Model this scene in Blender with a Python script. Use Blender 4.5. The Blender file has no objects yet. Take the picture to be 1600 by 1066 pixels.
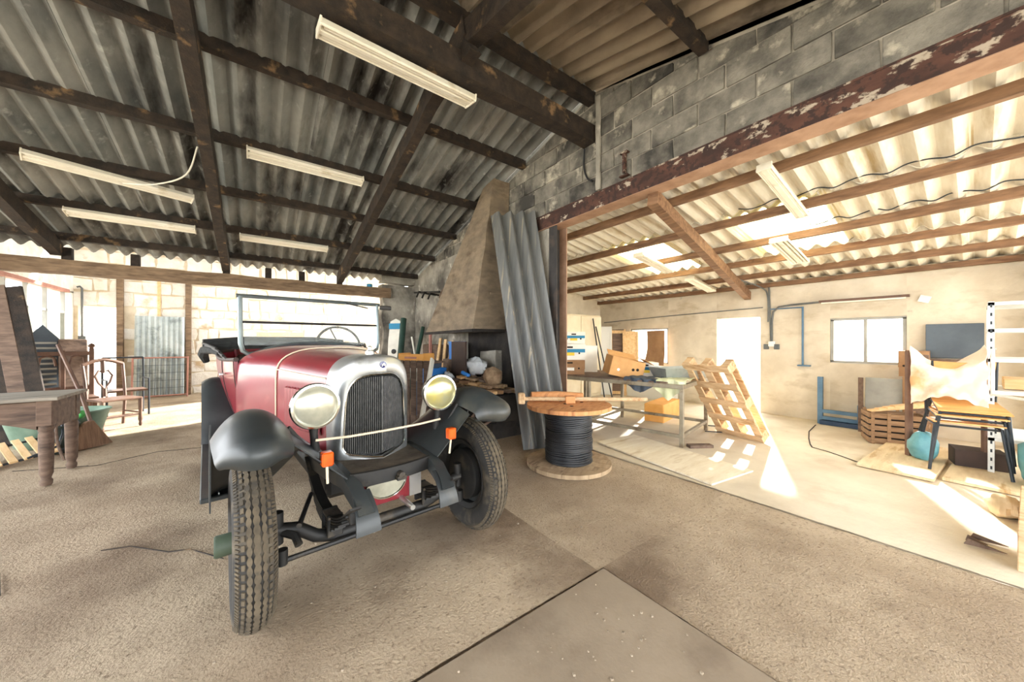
import bpy, bmesh, math, random
from mathutils import Vector, Matrix, Euler, noise
R = math.radians
random.seed(7)
scene = bpy.context.scene
COL = scene.collection

# ------------------------------------------------------------------ camera
cam_d = bpy.data.cameras.new('camera'); cam = bpy.data.objects.new('camera', cam_d); COL.objects.link(cam)
cam.location = (0, 0, 1.27); cam.rotation_euler = (R(90), 0, R(-36.6))
cam_d.sensor_width = 36.0; cam_d.lens = 36.0 * 540.0 / 1600.0; cam_d.clip_start = 0.02; cam_d.clip_end = 400
scene.camera = cam

# ------------------------------------------------------------------ world, sun, exposure
w = bpy.data.worlds.new('world'); scene.world = w; w.use_nodes = True
bgn = w.node_tree.nodes['Background']; bgn.inputs[0].default_value = (0.93, 0.965, 1.0, 1); bgn.inputs[1].default_value = 5.0
sd = bpy.data.lights.new('sun', 'SUN'); sun = bpy.data.objects.new('sun', sd); COL.objects.link(sun)
sd.energy = 14.0; sd.angle = R(1.5); sd.color = (1.0, 0.965, 0.91)
SUN_AZ, SUN_EL = R(21), R(22.5)              # the sun stands beyond the annex back wall (+X)
sun_dir = Vector((math.cos(SUN_EL)*math.cos(SUN_AZ), math.cos(SUN_EL)*math.sin(SUN_AZ), math.sin(SUN_EL)))
sun.rotation_euler = sun_dir.to_track_quat('Z', 'Y').to_euler()
vs = scene.view_settings; vs.view_transform = 'Standard'; vs.look = 'None'; vs.gamma = 1.0; vs.use_curve_mapping = False
vs.exposure = 1.02
scene.cycles.max_bounces = 10; scene.cycles.diffuse_bounces = 6; scene.cycles.sample_clamp_indirect = 8.0

# ------------------------------------------------------------------ materials
def lin(c):
    return tuple((x/255/12.92 if x/255 <= .04045 else ((x/255+.055)/1.055)**2.4) for x in c) + (1,)
MATS = {}
def mat(name, c1, c2=None, scale=6, rough=.7, metal=0, bump=0, bscale=None, stretch=(1,1,1), c3=None, s3=2.0, lo3=.55, hi3=.7,
        vary=0.0, trans=0, glass=0, coat=0, detail=6, lo=.35, hi=.65, st3=None, spec=.5, bdist=.01, alpha=1, c4=None, s4=14, lo4=.6, hi4=.68):
    m = bpy.data.materials.new(name); m.use_nodes = True; nt = m.node_tree; N = nt.nodes; L = nt.links
    b = N['Principled BSDF']; b.inputs['Roughness'].default_value = rough; b.inputs['Metallic'].default_value = metal
    b.inputs['Specular IOR Level'].default_value = spec
    if coat: b.inputs['Coat Weight'].default_value = coat; b.inputs['Coat Roughness'].default_value = .12
    if trans: b.inputs['Transmission Weight'].default_value = trans
    if alpha < 1: b.inputs['Alpha'].default_value = alpha
    c2 = c2 or c1
    tc = N.new('ShaderNodeTexCoord'); oi = N.new('ShaderNodeObjectInfo')
    off = N.new('ShaderNodeVectorMath'); off.operation = 'MULTIPLY'; off.inputs[1].default_value = (37, 53, 71)
    cmb = N.new('ShaderNodeCombineXYZ')
    for i in range(3): L.new(oi.outputs['Random'], cmb.inputs[i])
    L.new(cmb.outputs[0], off.inputs[0])
    def coords(st, sc):
        mp = N.new('ShaderNodeMapping'); mp.inputs['Scale'].default_value = tuple(a*sc for a in st)
        L.new(tc.outputs['Object'], mp.inputs['Vector']); L.new(off.outputs[0], mp.inputs['Location']); return mp.outputs[0]
    def nz(st, sc, det=detail, ro=.6):
        n = N.new('ShaderNodeTexNoise'); n.inputs['Scale'].default_value = 1.0; n.inputs['Detail'].default_value = det
        n.inputs['Roughness'].default_value = ro; L.new(coords(st, sc), n.inputs['Vector']); return n.outputs['Fac']
    def ramp(fac, a, ca, bb, cb):
        r = N.new('ShaderNodeValToRGB'); r.color_ramp.elements[0].position = a; r.color_ramp.elements[1].position = bb
        r.color_ramp.elements[0].color = ca; r.color_ramp.elements[1].color = cb; L.new(fac, r.inputs[0]); return r.outputs[0]
    col = ramp(nz(stretch, scale), lo, lin(c1), hi, lin(c2))
    def over(col, c, st, sc, a, bb):
        f = ramp(nz(st, sc), a, (0,0,0,1), bb, (1,1,1,1))
        mx = N.new('ShaderNodeMix'); mx.data_type = 'RGBA'; L.new(f, mx.inputs[0]); L.new(col, mx.inputs[6]); mx.inputs[7].default_value = lin(c); return mx.outputs[2]
    if c3: col = over(col, c3, st3 or stretch, s3, lo3, hi3)
    if c4: col = over(col, c4, (1,1,1), s4, lo4, hi4)
    if vary:
        hs = N.new('ShaderNodeHueSaturation'); mr = N.new('ShaderNodeMapRange')
        mr.inputs[3].default_value = 1-vary; mr.inputs[4].default_value = 1+vary
        L.new(oi.outputs['Random'], mr.inputs[0]); L.new(mr.outputs[0], hs.inputs['Value']); L.new(col, hs.inputs['Color']); col = hs.outputs[0]
    L.new(col, b.inputs['Base Color'])
    if bump:
        bp = N.new('ShaderNodeBump'); bp.inputs['Strength'].default_value = bump; bp.inputs['Distance'].default_value = bdist
        L.new(nz(stretch, bscale or scale*4, 8), bp.inputs['Height']); L.new(bp.outputs[0], b.inputs['Normal'])
    if glass:   # thin window pane: mostly clear, a little mirror
        tr = N.new('ShaderNodeBsdfTransparent'); ms = N.new('ShaderNodeMixShader'); ms.inputs[0].default_value = glass
        L.new(tr.outputs[0], ms.inputs[1]); L.new(b.outputs[0], ms.inputs[2]); L.new(ms.outputs[0], N['Material Output'].inputs[0])
    MATS[name] = m; return m

# ------------------------------------------------------------------ mesh builder
class MB:
    def __init__(s): s.v = []; s.f = []
    def add(s, vs, fs):
        o = len(s.v); s.v += [tuple(p) for p in vs]; s.f += [tuple(i+o for i in q) for q in fs]; return s
    def box(s, c, d, rot=None, taper=1.0):
        x, y, z = d[0]/2, d[1]/2, d[2]/2; M = Matrix.Translation(c)
        if rot is not None: M = M @ (rot.to_4x4() if isinstance(rot, Matrix) else Euler(rot).to_matrix().to_4x4())
        t = taper
        P = [M @ Vector(p) for p in ((-x,-y,-z),(x,-y,-z),(x,y,-z),(-x,y,-z),(-x*t,-y*t,z),(x*t,-y*t,z),(x*t,y*t,z),(-x*t,y*t,z))]
        return s.add(P, ((0,3,2,1),(4,5,6,7),(0,1,5,4),(1,2,6,5),(2,3,7,6),(3,0,4,7)))
    def beam(s, a, b, w_, h_, up=(0,0,1)):
        a = Vector(a); b = Vector(b); d = (b-a); ln = d.length; d.normalize(); u = Vector(up)
        if abs(d.dot(u)) > .99: u = Vector((1,0,0))
        x = d.cross(u).normalized(); z = x.cross(d)
        M = Matrix((x, d, z)).transposed()
        return s.box((a+b)/2, (w_, ln, h_), M)
    def tube(s, pts, r, n=8, closed=False, caps=True):
        P = [Vector(p) for p in pts]; m = len(P); rs = r if isinstance(r, (list, tuple)) else [r]*m
        def tan(i):
            if closed: t = P[(i+1) % m]-P[i-1]
            else: t = P[min(i+1, m-1)]-P[max(i-1, 0)]
            return t.normalized()
        t0 = tan(0); u = Vector((0,0,1)) if abs(t0.z) < .9 else Vector((1,0,0)); u = (u-t0*u.dot(t0)).normalized()
        V = []; F = []
        for i in range(m):
            t = tan(i); u = (u-t*u.dot(t)); u = u.normalized() if u.length > 1e-6 else t.orthogonal().normalized(); w2 = t.cross(u)
            for k in range(n):
                a = 2*math.pi*k/n; V.append(P[i]+(u*math.cos(a)+w2*math.sin(a))*rs[i])
        for i in range(m if closed else m-1):
            j = (i+1) % m
            for k in range(n): F.append((i*n+k, i*n+(k+1) % n, j*n+(k+1) % n, j*n+k))
        if caps and not closed: F += [tuple(range(n))[::-1], tuple((m-1)*n+k for k in range(n))]
        return s.add(V, F)
    def lathe(s, prof, M=None, n=24, closed=False):
        M = M or Matrix.Identity(4); m = len(prof); V = []; F = []
        for r, z in prof:
            for k in range(n): a = 2*math.pi*k/n; V.append(M @ Vector((r*math.cos(a), r*math.sin(a), z)))
        for i in range(m if closed else m-1):
            j = (i+1) % m
            for k in range(n): F.append((i*n+k, i*n+(k+1) % n, j*n+(k+1) % n, j*n+k))
        if not closed:
            if prof[0][0] > 1e-4: F.append(tuple(range(n))[::-1])
            if prof[-1][0] > 1e-4: F.append(tuple((m-1)*n+k for k in range(n)))
        return s.add(V, F)
    def prism(s, poly, fn, d0, d1):                      # poly of 2D points, fn(a, b, d) -> 3D
        n = len(poly); V = [fn(a, b, d0) for a, b in poly]+[fn(a, b, d1) for a, b in poly]
        F = [tuple(range(n))[::-1], tuple(range(n, 2*n))]+[(i, (i+1) % n, n+(i+1) % n, n+i) for i in range(n)]
        return s.add(V, F)
    def loft(s, rings, closed=True, caps=(False, False)):
        n = len(rings[0]); V = [p for r in rings for p in r]; F = []
        for i in range(len(rings)-1):
            for k in range(n if closed else n-1): F.append((i*n+k, i*n+(k+1) % n, (i+1)*n+(k+1) % n, (i+1)*n+k))
        if caps[0]: F.append(tuple(range(n))[::-1])
        if caps[1]: F.append(tuple((len(rings)-1)*n+k for k in range(n)))
        return s.add(V, F)
    def shell(s, fn, nu, nv, t):                         # fn(u, v) in 0..1 -> Vector; a sheet of thickness t
        G = [[Vector(fn(i/nu, j/nv)) for j in range(nv+1)] for i in range(nu+1)]
        def nrm(i, j):
            a = G[min(i+1, nu)][j]-G[max(i-1, 0)][j]; b = G[i][min(j+1, nv)]-G[i][max(j-1, 0)]
            c = a.cross(b); return c.normalized() if c.length > 1e-9 else Vector((0,0,1))
        A = [G[i][j]+nrm(i, j)*t/2 for i in range(nu+1) for j in range(nv+1)]; B = [G[i][j]-nrm(i, j)*t/2 for i in range(nu+1) for j in range(nv+1)]
        n = (nu+1)*(nv+1); F = []; q = lambda i, j: i*(nv+1)+j
        for i in range(nu):
            for j in range(nv):
                F.append((q(i,j), q(i+1,j), q(i+1,j+1), q(i,j+1))); F.append((n+q(i,j), n+q(i,j+1), n+q(i+1,j+1), n+q(i+1,j)))
        for i in range(nu): F.append((q(i,0), n+q(i,0), n+q(i+1,0), q(i+1,0))); F.append((q(i,nv), q(i+1,nv), n+q(i+1,nv), n+q(i,nv)))
        for j in range(nv): F.append((q(0,j), q(0,j+1), n+q(0,j+1), n+q(0,j))); F.append((q(nu,j), n+q(nu,j), n+q(nu,j+1), q(nu,j+1)))
        return s.add(A+B, F)
    def mesh(s, name, m, smooth=False, bevel=0, angle=40):
        me = bpy.data.meshes.new(name); me.from_pydata(s.v, [], s.f)
        if bevel:
            bm = bmesh.new(); bm.from_mesh(me)
            bmesh.ops.bevel(bm, geom=bm.edges[:], offset=bevel, segments=1, profile=.5, affect='EDGES', clamp_overlap=True); bm.to_mesh(me); bm.free()
        bm = bmesh.new(); bm.from_mesh(me); bmesh.ops.recalc_face_normals(bm, faces=bm.faces[:]); bm.to_mesh(me); bm.free()
        if smooth:
            for p in me.polygons: p.use_smooth = True
            try: me.set_sharp_from_angle(angle=R(angle))
            except Exception: pass
        me.materials.append(MATS[m] if isinstance(m, str) else m); me.update(); return me
    def build(s, name, m, parent=None, smooth=False, bevel=0, world=False, loc=None, rot=None, angle=40):
        if world and parent is not None:
            Mi = (Matrix.Translation(parent.location) @ parent.rotation_euler.to_matrix().to_4x4()).inverted(); s.v = [tuple(Mi @ Vector(p)) for p in s.v]
        o = bpy.data.objects.new(name, s.mesh(name, m, smooth, bevel, angle)); COL.objects.link(o)
        if parent is not None: o.parent = parent
        if loc is not None: o.location = loc
        if rot is not None: o.rotation_euler = rot
        return o
    def solo(s, name, m, label, cat, base, smooth=False, bevel=0, group=None, kind=None):   # one-mesh thing built in world space, origin at its base
        s.v = [(x-base[0], y-base[1], z-base[2]) for x, y, z in s.v]
        o = s.build(name, m, None, smooth, bevel, loc=base); return tag(o, label, cat, group, kind)
def tag(o, label=None, cat=None, group=None, kind=None):
    if label: o['label'] = label
    if cat: o['category'] = cat
    if group: o['group'] = group
    if kind: o['kind'] = kind
    return o
def thing(name, label, cat, loc=(0,0,0), rotz=0, group=None, rot=None):
    o = bpy.data.objects.new(name, None); COL.objects.link(o); o.location = loc; o.rotation_euler = rot or (0,0,rotz); o.empty_display_size = .1
    return tag(o, label, cat, group)
def struct(name, label=None):
    o = bpy.data.objects.new(name, None); COL.objects.link(o); o['kind'] = 'structure'
    if label: o['label'] = label
    return o
def inst(src, name, parent, loc=None, rot=None):
    c = src.copy(); c.name = name; COL.objects.link(c); c.parent = parent
    if loc is not None: c.location = loc
    if rot is not None: c.rotation_euler = rot
    return c
def copy_tree(o, parent=None, label=None):
    c = o.copy(); COL.objects.link(c); c.parent = parent
    if label: c['label'] = label
    for ch in list(o.children): copy_tree(ch, c)
    return c
def MX(y=0): return Matrix.Rotation(R(90), 4, 'Y')   # lathe axis along +X
def MY(): return Matrix.Rotation(R(-90), 4, 'X')     # lathe axis along +Y
def T(x, y, z): return Matrix.Translation((x, y, z))

mat('roof_cement', (104,108,108), (156,156,151), scale=1.6, stretch=(1.5,.8,1), rough=.9, c3=(36,33,31), s3=1.0, st3=(2.4,.7,1), lo3=.50, hi3=.66, vary=.2, bump=.25, bscale=60, c4=(160,162,158), s4=7, lo4=.60, hi4=.72, lo=.3, hi=.66)
mat('roof_brown', (116,103,88), (154,140,120), scale=1.6, stretch=(1.5,.8,1), rough=.95, c3=(54,45,37), s3=.9, st3=(2,.8,1), lo3=.54, hi3=.70, vary=.08, bump=.4, bscale=40, lo=.3, hi=.62)
mat('annex_sheet', (216,209,192), (236,232,220), scale=3, stretch=(.8,6,1), rough=.9, c3=(186,168,132), s3=1.3, lo3=.56, hi3=.72, vary=.04, bump=.2, bscale=40)
mat('dark_timber', (26,21,17), (54,42,32), scale=5, stretch=(2,2,2), rough=.85, c3=(124,98,68), s3=2.2, lo3=.60, hi3=.70, bump=.5, bscale=30, vary=.1)
mat('tie_timber', (104,84,64), (140,116,90), scale=5, stretch=(1,6,6), rough=.85, c3=(82,64,48), s3=1.5, bump=.4, bscale=30)
mat('annex_timber', (104,76,54), (142,108,80), scale=4, stretch=(6,1,6), rough=.8, c3=(92,58,34), s3=1.5, bump=.3, vary=.08)
mat('block', (98,95,88), (146,141,130), scale=5, rough=.95, c3=(62,60,57), s3=1.6, lo3=.50, hi3=.66, c4=(190,182,165), s4=4, lo4=.58, hi4=.68, bump=.9, bscale=45, vary=.14)
mat('mortar', (140,134,122), (176,168,154), scale=5, rough=.95, c3=(80,76,70), s3=1.6, bump=.6, bscale=40)
mat('plaster_grey', (132,128,118), (176,170,158), scale=2.5, rough=.95, c3=(86,82,76), s3=1.4, lo3=.5, hi3=.66, c4=(206,200,188), s4=4, lo4=.6, hi4=.7, bump=.9, bscale=16, bdist=.02)
mat('annex_wall', (198,186,164), (220,210,190), scale=2.0, rough=.95, c3=(176,160,132), s3=1.5, st3=(1,1,2.5), lo3=.54, hi3=.74, c4=(150,146,134), s4=2.2, lo4=.68, hi4=.76, bump=.5, bscale=20)
mat('whitewash', (222,214,198), (240,235,224), scale=3.5, rough=.95, c3=(190,164,128), s3=2.2, lo3=.58, hi3=.70, vary=.07, bump=.9, bscale=16, bdist=.02)
mat('stone_joint', (196,178,148), (220,206,180), scale=4, rough=.95, bump=.8)
mat('rust_steel', (58,37,31), (92,60,48), scale=6, stretch=(1,.5,1), rough=.8, c3=(178,164,146), s3=3.2, st3=(2.6,1.6,3.4), lo3=.56, hi3=.60, c4=(56,38,33), s4=16, lo4=.50, hi4=.56, bump=.5, detail=10)
mat('rust_edge', (150,116,92), (176,142,118), scale=6, rough=.8)
mat('floor_hall', (158,138,113), (194,175,148), scale=1.1, rough=.95, c3=(124,104,82), s3=.8, lo3=.50, hi3=.66, c4=(118,99,78), s4=48, lo4=.54, hi4=.74, bump=1.0, bscale=80, bdist=.013, detail=9)
mat('floor_slab', (142,126,106), (160,144,123), scale=2.0, rough=.9, c3=(116,100,82), s3=1.3, lo3=.55, hi3=.72, bump=.15, bscale=60, detail=8)
mat('floor_annex', (200,187,164), (222,211,190), scale=1.4, rough=.85, c3=(186,167,140), s3=.9, lo3=.54, hi3=.7, bump=.35, bscale=30, detail=9)
mat('ground', (188,180,160), (208,200,182), scale=.7, rough=.95)
# ------------------------------------------------------------------ setting
XW, RY, RZ, SL = 3.1, 2.64, 4.08, .245      # dividing wall, ridge line, roof slope
def zroof(y): return RZ - SL*abs(y-RY)
# ground outside
MB().box((2, 6, -.16), (120, 120, .1)).build('ground', 'ground')['kind'] = 'structure'
# hall floor: a displaced grid so the rough screed has real relief
def floor_grid(name, x0, x1, y0, y1, nx, ny, amp, m, z0=0.0, sc=7.0, depth=.1):
    mb = MB()
    def fn(u, v):
        x = x0+(x1-x0)*u; y = y0+(y1-y0)*v
        z = z0 + amp*(noise.fractal(Vector((x*sc, y*sc, 3.1)), .9, 2.1, 4)*.5 + .5*noise.noise(Vector((x*.8, y*.8, 0))))
        return (x, y, z)
    G = [fn(i/nx, j/ny) for i in range(nx+1) for j in range(ny+1)]
    q = lambda i, j: i*(ny+1)+j
    F = [(q(i,j), q(i+1,j), q(i+1,j+1), q(i,j+1)) for i in range(nx) for j in range(ny)]
    mb.add(G, F); mb.box(((x0+x1)/2, (y0+y1)/2, z0-depth/2-amp-.004), (x1-x0, y1-y0, depth))
    return mb
floor = struct('floor')
floor_grid('floor_hall', -7, 1.53, 1.262, 12.0, 150, 190, .010, 'floor_hall', -.006).build('floor_field', 'floor_hall', floor, smooth=True)
floor_grid('floor_hall', 1.53, 3.16, 1.262, 12.0, 40, 190, .010, 'floor_hall', -.006).build('floor_field', 'floor_hall', floor, smooth=True)
floor_grid('floor_hall', 1.575, 3.16, -4, 1.262, 60, 150, .010, 'floor_hall', -.006).build('floor_field', 'floor_hall', floor, smooth=True)
MB().box((-1.7, -1.35, -.06), (6.55, 5.22, .08)).build('floor_joint', 'chassis_black' if 'chassis_black' in MATS else 'dark_timber', floor)
MB().box(((1.565-1.9)/2, (1.248-4)/2, -.006), (3.465, 5.248, .012)).build('trowelled_slab', 'floor_slab', floor, bevel=.004)
floor_grid('floor_hall', -7, -1.905, -4, 1.262, 60, 60, .010, 'floor_hall', -.006).build('floor_field', 'floor_hall', floor, smooth=True)
floor_grid('floor_annex', 3.16, 7.3, -2.2, 6.0, 60, 110, .006, 'floor_annex', .004).build('annex_floor', 'floor_annex', floor, smooth=True)
# crack in the annex floor
crk = [(6.77,1.45),(6.2,1.40),(5.75,1.30),(5.45,1.22),(5.31,1.17),(5.25,1.02),(5.15,.88),(5.0,.69),(4.92,.62)]
mb = MB()
for a, b in zip(crk, crk[1:]): mb.beam((a[0], a[1], .0085), (b[0], b[1], .0085), .012, .004)
mb.build('floor_crack', 'dark_timber', floor)
for crk in ([(-.15,2.62),(-.32,2.86),(-.42,2.90),(-.62,3.12),(-.75,3.16)], [(-1.02,2.9),(-1.12,3.18),(-1.3,3.32)], [(-1.9,5.6),(-1.3,5.35),(-.9,5.6),(-.5,5.5)]):
    mb = MB()
    for a, b in zip(crk, crk[1:]): mb.beam((a[0], a[1], .002), (b[0], b[1], .002), .004, .005)
    mb.build('floor_crack', 'dark_timber', floor)

# ---- corrugated roof sheets
def corr_sheet(width, length, pitch=.177, amp=.043, t=.008, seg=8):
    n = int(round(width/pitch*seg))
    return MB().shell(lambda u, v: (u*width, v*length, amp*math.cos(2*math.pi*u*width/pitch)), n, 2, t)
ceil = struct('ceiling')
SW = .885
rows_far = [(2.62, 5.06), (4.96, 7.05), (6.93, 8.45)]
ncol = 10; X0 = 3.14-SW*ncol
def lay(y0, y1, far, m, tag_):
    # local sheet runs +Y from its lower left corner
    ln = math.hypot(y1-y0, zroof(y1)-zroof(y0)); ang = math.atan2(zroof(y1)-zroof(y0), y1-y0)
    src = None
    for k in range(ncol):
        lift = .02*(k % 2)*.4
        p = (X0+k*SW, y0, zroof(y0)+.075+lift)
        if src is None: src = corr_sheet(SW+.05, ln).build('roof_sheet', m, ceil, smooth=True, loc=p, rot=(ang,0,0))
        else: inst(src, 'roof_sheet', ceil, p, (ang,0,0))
for (a, b) in rows_far: lay(a, b, True, 'roof_cement', 'f')
for (a, b) in [(.55, 2.66), (-1.45, .62), (-3.4, -1.36)]: lay(a, b, False, 'roof_brown', 'n')
def timber(name, a, b, w_, h_, m, parent, wob=.012, seg=10, up=(0,0,1)):
    a = Vector(a); b = Vector(b); d = (b-a).normalized(); u = Vector(up); x = d.cross(u).normalized(); z = x.cross(d)
    rings = []
    for i in range(seg+1):
        c = a.lerp(b, i/seg); c = c + x*random.uniform(-wob, wob)*.6 + z*random.uniform(-wob, wob)*.6
        hw = w_/2*(1+random.uniform(-.06, .06)); hh = h_/2*(1+random.uniform(-.06, .06))
        rings.append([c-x*hw-z*hh, c+x*hw-z*hh, c+x*hw+z*hh, c-x*hw+z*hh])
    return MB().loft(rings, True, (True, True)).build(name, m, parent)
for y in (3.86, 4.96, 5.96, 6.95, 7.9):
    timber('purlin', (-5.6, y, zroof(y)-.0), (3.08, y, zroof(y)-.0), .085, .10, 'dark_timber', ceil)
for y in (1.40, .36, -.7, -1.8):
    timber('purlin', (-5.6, y, zroof(y)-.0), (3.08, y, zroof(y)-.0), .085, .10, 'dark_timber', ceil)
timber('ridge_beam', (-5.6, RY, RZ-.04), (3.12, RY, RZ-.04), .09, .13, 'dark_timber', ceil)
for x in (1.44, -.42, -2.33, -4.2):
    timber('rafter', (x, 2.55, zroof(2.55)-.15), (x, 8.04, zroof(8.04)-.15), .11, .20, 'dark_timber', ceil, seg=14)
    timber('rafter', (x+.02, 2.73, zroof(2.73)-.15), (x+.02, -3.3, zroof(-3.3)-.15), .11, .20, 'dark_timber', ceil, seg=14)
    MB().prism([(-.22, 0), (.22, 0), (0, .3)], lambda a, b, d: (d, RY+a, 3.62+b), x-.05, x+.05).build('king_block', 'dark_timber', ceil)
gird = timber('girder', (-5.6, 2.62, 3.60), (3.12, 2.68, 3.63), .16, .20, 'dark_timber', ceil, seg=24)
# eave tie beam with its packing blocks
timber('tie_beam', (-5.2, 8.1, 2.36), (2.5, 8.1, 2.37), .16, .21, 'tie_timber', ceil, seg=16)
for x in (-2.25, -1.55, -.42, .2, .75, 1.44): MB().box((x, 8.1, 2.56), (.10, .10, .2)).build('packing_block', 'dark_timber', ceil, bevel=.006)

# ---- dividing wall
wr = struct('wall_right')
def wall_poly(y0, y1, z0):
    ys = sorted({y0, y1, *([RY] if y0 < RY < y1 else [])}); return [(y1, z0), (y0, z0)] + [(y, zroof(y)+.03) for y in ys]
MB().prism(wall_poly(-3.6, 3.40, 2.94), lambda a, b, d: (d, a, b), XW+.012, XW+.2).build('upper_wall', 'mortar', wr)
MB().prism(wall_poly(3.40, 8.7, -.1), lambda a, b, d: (d, a, b), XW+.012, XW+.2).build('lower_wall', 'plaster_grey', wr)
def clip(poly, a, b, c):      # keep a*y+b*z <= c
    out = []
    for i in range(len(poly)):
        p, q = poly[i], poly[(i+1) % len(poly)]; dp = a*p[0]+b*p[1]-c; dq = a*q[0]+b*q[1]-c
        if dp <= 0: out.append(p)
        if dp*dq < 0: t = dp/(dp-dq); out.append((p[0]+(q[0]-p[0])*t, p[1]+(q[1]-p[1])*t))
    return out
BL, BH, J = .44, .205, .012
for r in range(7):
    z0 = 2.945+r*BH
    y = -1.4-(r % 2)*BL/2
    while y < 8.6:
        y1 = y+BL-J
        poly = [(y, z0), (y1, z0), (y1, z0+BH-J), (y, z0+BH-J)]
        jit = lambda p: (p[0]+random.uniform(-.006, .006), p[1]+random.uniform(-.006, .006))
        poly = [jit(p) for p in poly]
        poly = clip(poly, SL, 1, RZ+SL*RY+.0); poly = clip(poly, -SL, 1, RZ-SL*RY+.0)
        if y < 3.3 < y1 or True:
            if len(poly) >= 3 and max(p[0] for p in poly)-min(p[0] for p in poly) > .05:
                pr = random.uniform(.004, .020)
                # keep the hood's flue and plaster clear
                MB().prism(poly, lambda a, b, d: (d, a, b), XW+.02, XW+.012-pr).build('block', 'block', wr, bevel=.004)
        y += BL
# pilaster of plaster at the ridge and end plaster patches
MB().shell(lambda u, v: (XW-.022+.006*noise.noise(Vector((u*5, v*9, 1))), 2.50+.055*u+.01*noise.noise(Vector((v*7, u, 4))), 2.96+1.05*v), 4, 16, .02).build('plaster_strip', 'plaster_grey', wr, smooth=True)
# brick edge of the opening and dark steel column
MB().box((XW+.106, 3.46, 1.37), (.186, .16, 2.8)).build('opening_jamb', 'plaster_grey', wr, bevel=.01)
mat('column_steel', (44,42,42), (62,58,56), scale=5, rough=.7, c3=(84,70,60), s3=4)
# ---- steel lintel and column
ln = thing('steel_lintel', 'long rust-brown steel beam with flaking paint spanning the opening under the block wall', 'beam', (XW+.05, 0, 2.76))
MB().box((XW-.012, .05, 2.85), (.012, 7.1, .17)).build('web', 'rust_steel', ln, world=True)
MB().box((XW+.085, .05, 2.767), (.2, 7.1, .014)).build('bottom_flange', 'rust_edge', ln, world=True)
MB().box((XW+.085, .05, 2.94), (.215, 7.1, .014)).build('top_flange', 'rust_steel', ln, world=True)
cl = thing('steel_column', 'dark steel post standing under the left end of the rusty lintel', 'column', (XW+.1, 3.28, 0))
MB().box((XW+.1, 3.355, 1.38), (.19, .012, 2.76)).build('web', 'column_steel', cl, world=True)
for x in (XW+.01, XW+.19): MB().box((x, 3.29, 1.38), (.012, .14, 2.76)).build('flange', 'column_steel' if x < XW+.1 else 'rust_edge', cl, world=True)
# stub wall under the tie beam end
ws = struct('wall_stub')
def rough(c, d, n=6, amp=.02, seed=0):
    mb = MB(); x0, y0, z0 = [c[i]-d[i]/2 for i in range(3)]
    def j(p): v = Vector(p)*3+Vector((seed, 0, 0)); return tuple(p[i]+amp*noise.noise(v+Vector((i*9.1, 0, 0))) for i in range(3))
    for ax in range(3):
        o = [i for i in range(3) if i != ax]
        for s in (0, 1):
            na = max(1, int(d[o[0]]/.12)); nb = max(1, int(d[o[1]]/.12)); V = []
            for a in range(na+1):
                for b in range(nb+1):
                    p = [0,0,0]; p[ax] = (x0,y0,z0)[ax]+d[ax]*s; p[o[0]] = (x0,y0,z0)[o[0]]+d[o[0]]*a/na; p[o[1]] = (x0,y0,z0)[o[1]]+d[o[1]]*b/nb; V.append(j(p))
            mb.add(V, [(a*(nb+1)+b, (a+1)*(nb+1)+b, (a+1)*(nb+1)+b+1, a*(nb+1)+b+1) for a in range(na) for b in range(nb)])
    return mb
rough((2.72, 8.25, 1.27), (.78, .3, 2.56), amp=.05).build('masonry_stub', 'plaster_grey', ws, smooth=True)
rough((2.72, 8.25, 2.86), (.78, .3, .5), amp=.04, seed=5).build('masonry_cap', 'plaster_grey', ws, smooth=True)

# ---- back room beyond the tie beam: whitewashed rubble wall
YF = 11.3
wf = struct('wall_back')
def wallbox(x0, x1, z0, z1): return MB().box(((x0+x1)/2, YF+.15, (z0+z1)/2), (x1-x0, .3, z1-z0))
for q in ((-3.3, -3.0, -.1, 3.5), (-2.45, 3.4, -.1, 3.5), (-3.0, -2.45, 2.02, 3.5)): wallbox(*q).build('rubble_core', 'stone_joint', wf)
z = 0.0
while z < 3.3:
    hgt = random.uniform(.16, .34); x = -3.05-random.uniform(0,.3)
    while x < 2.6:
        wd = random.uniform(.18, .62); x1 = min(x+wd, 2.6)
        if not (x1 > -3.0 and x < -2.45 and z < 2.02) and x1-x > .1:
            g = .012
            pts = [(x+g, z+g), ((x+x1)/2, z+g*random.uniform(.2, 1.5)), (x1-g, z+g), (x1-g*1.2, z+hgt/2), (x1-g, z+hgt-g), ((x+x1)/2, z+hgt-g*random.uniform(.2, 1.5)), (x+g, z+hgt-g), (x+g*1.2, z+hgt/2)]
            pts = [(a+random.uniform(-.022, .022), b+random.uniform(-.022, .022)) for a, b in pts]
            MB().prism(pts, lambda a, b, d: (a, d, b), YF+.02, YF-random.uniform(.008, .03)).build('stone', 'whitewash', wf, bevel=.008)
        x = x1
    z += hgt
# left wall of the back room with its window band
wl = struct('wall_left')
XL = -3.06
MB().box((XL-.12, 9.6, .55), (.24, 3.6, 1.12)).build('parapet', 'whitewash', wl)
MB().box((XL-.12, 9.6, 2.9), (.24, 3.6, 1.25)).build('upper_wall', 'whitewash', wl)
MB().box((XL-.12, 11.05, 1.7), (.24, .5, 1.2)).build('pier', 'whitewash', wl)
MB().box((XL-.12, 7.9, 1.7), (.24, .3, 1.2)).build('pier', 'whitewash', wl)
# back room roof: unseen; gap between its sheets added to let sky light in
MB().box((0, 9.2, 3.52), (7.4, 2.7, .05)).build('back_roof', 'roof_brown', ceil)
MB().box((0, 11.3, 3.52), (7.4, 1.0, .05)).build('back_roof', 'roof_brown', ceil)

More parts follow.
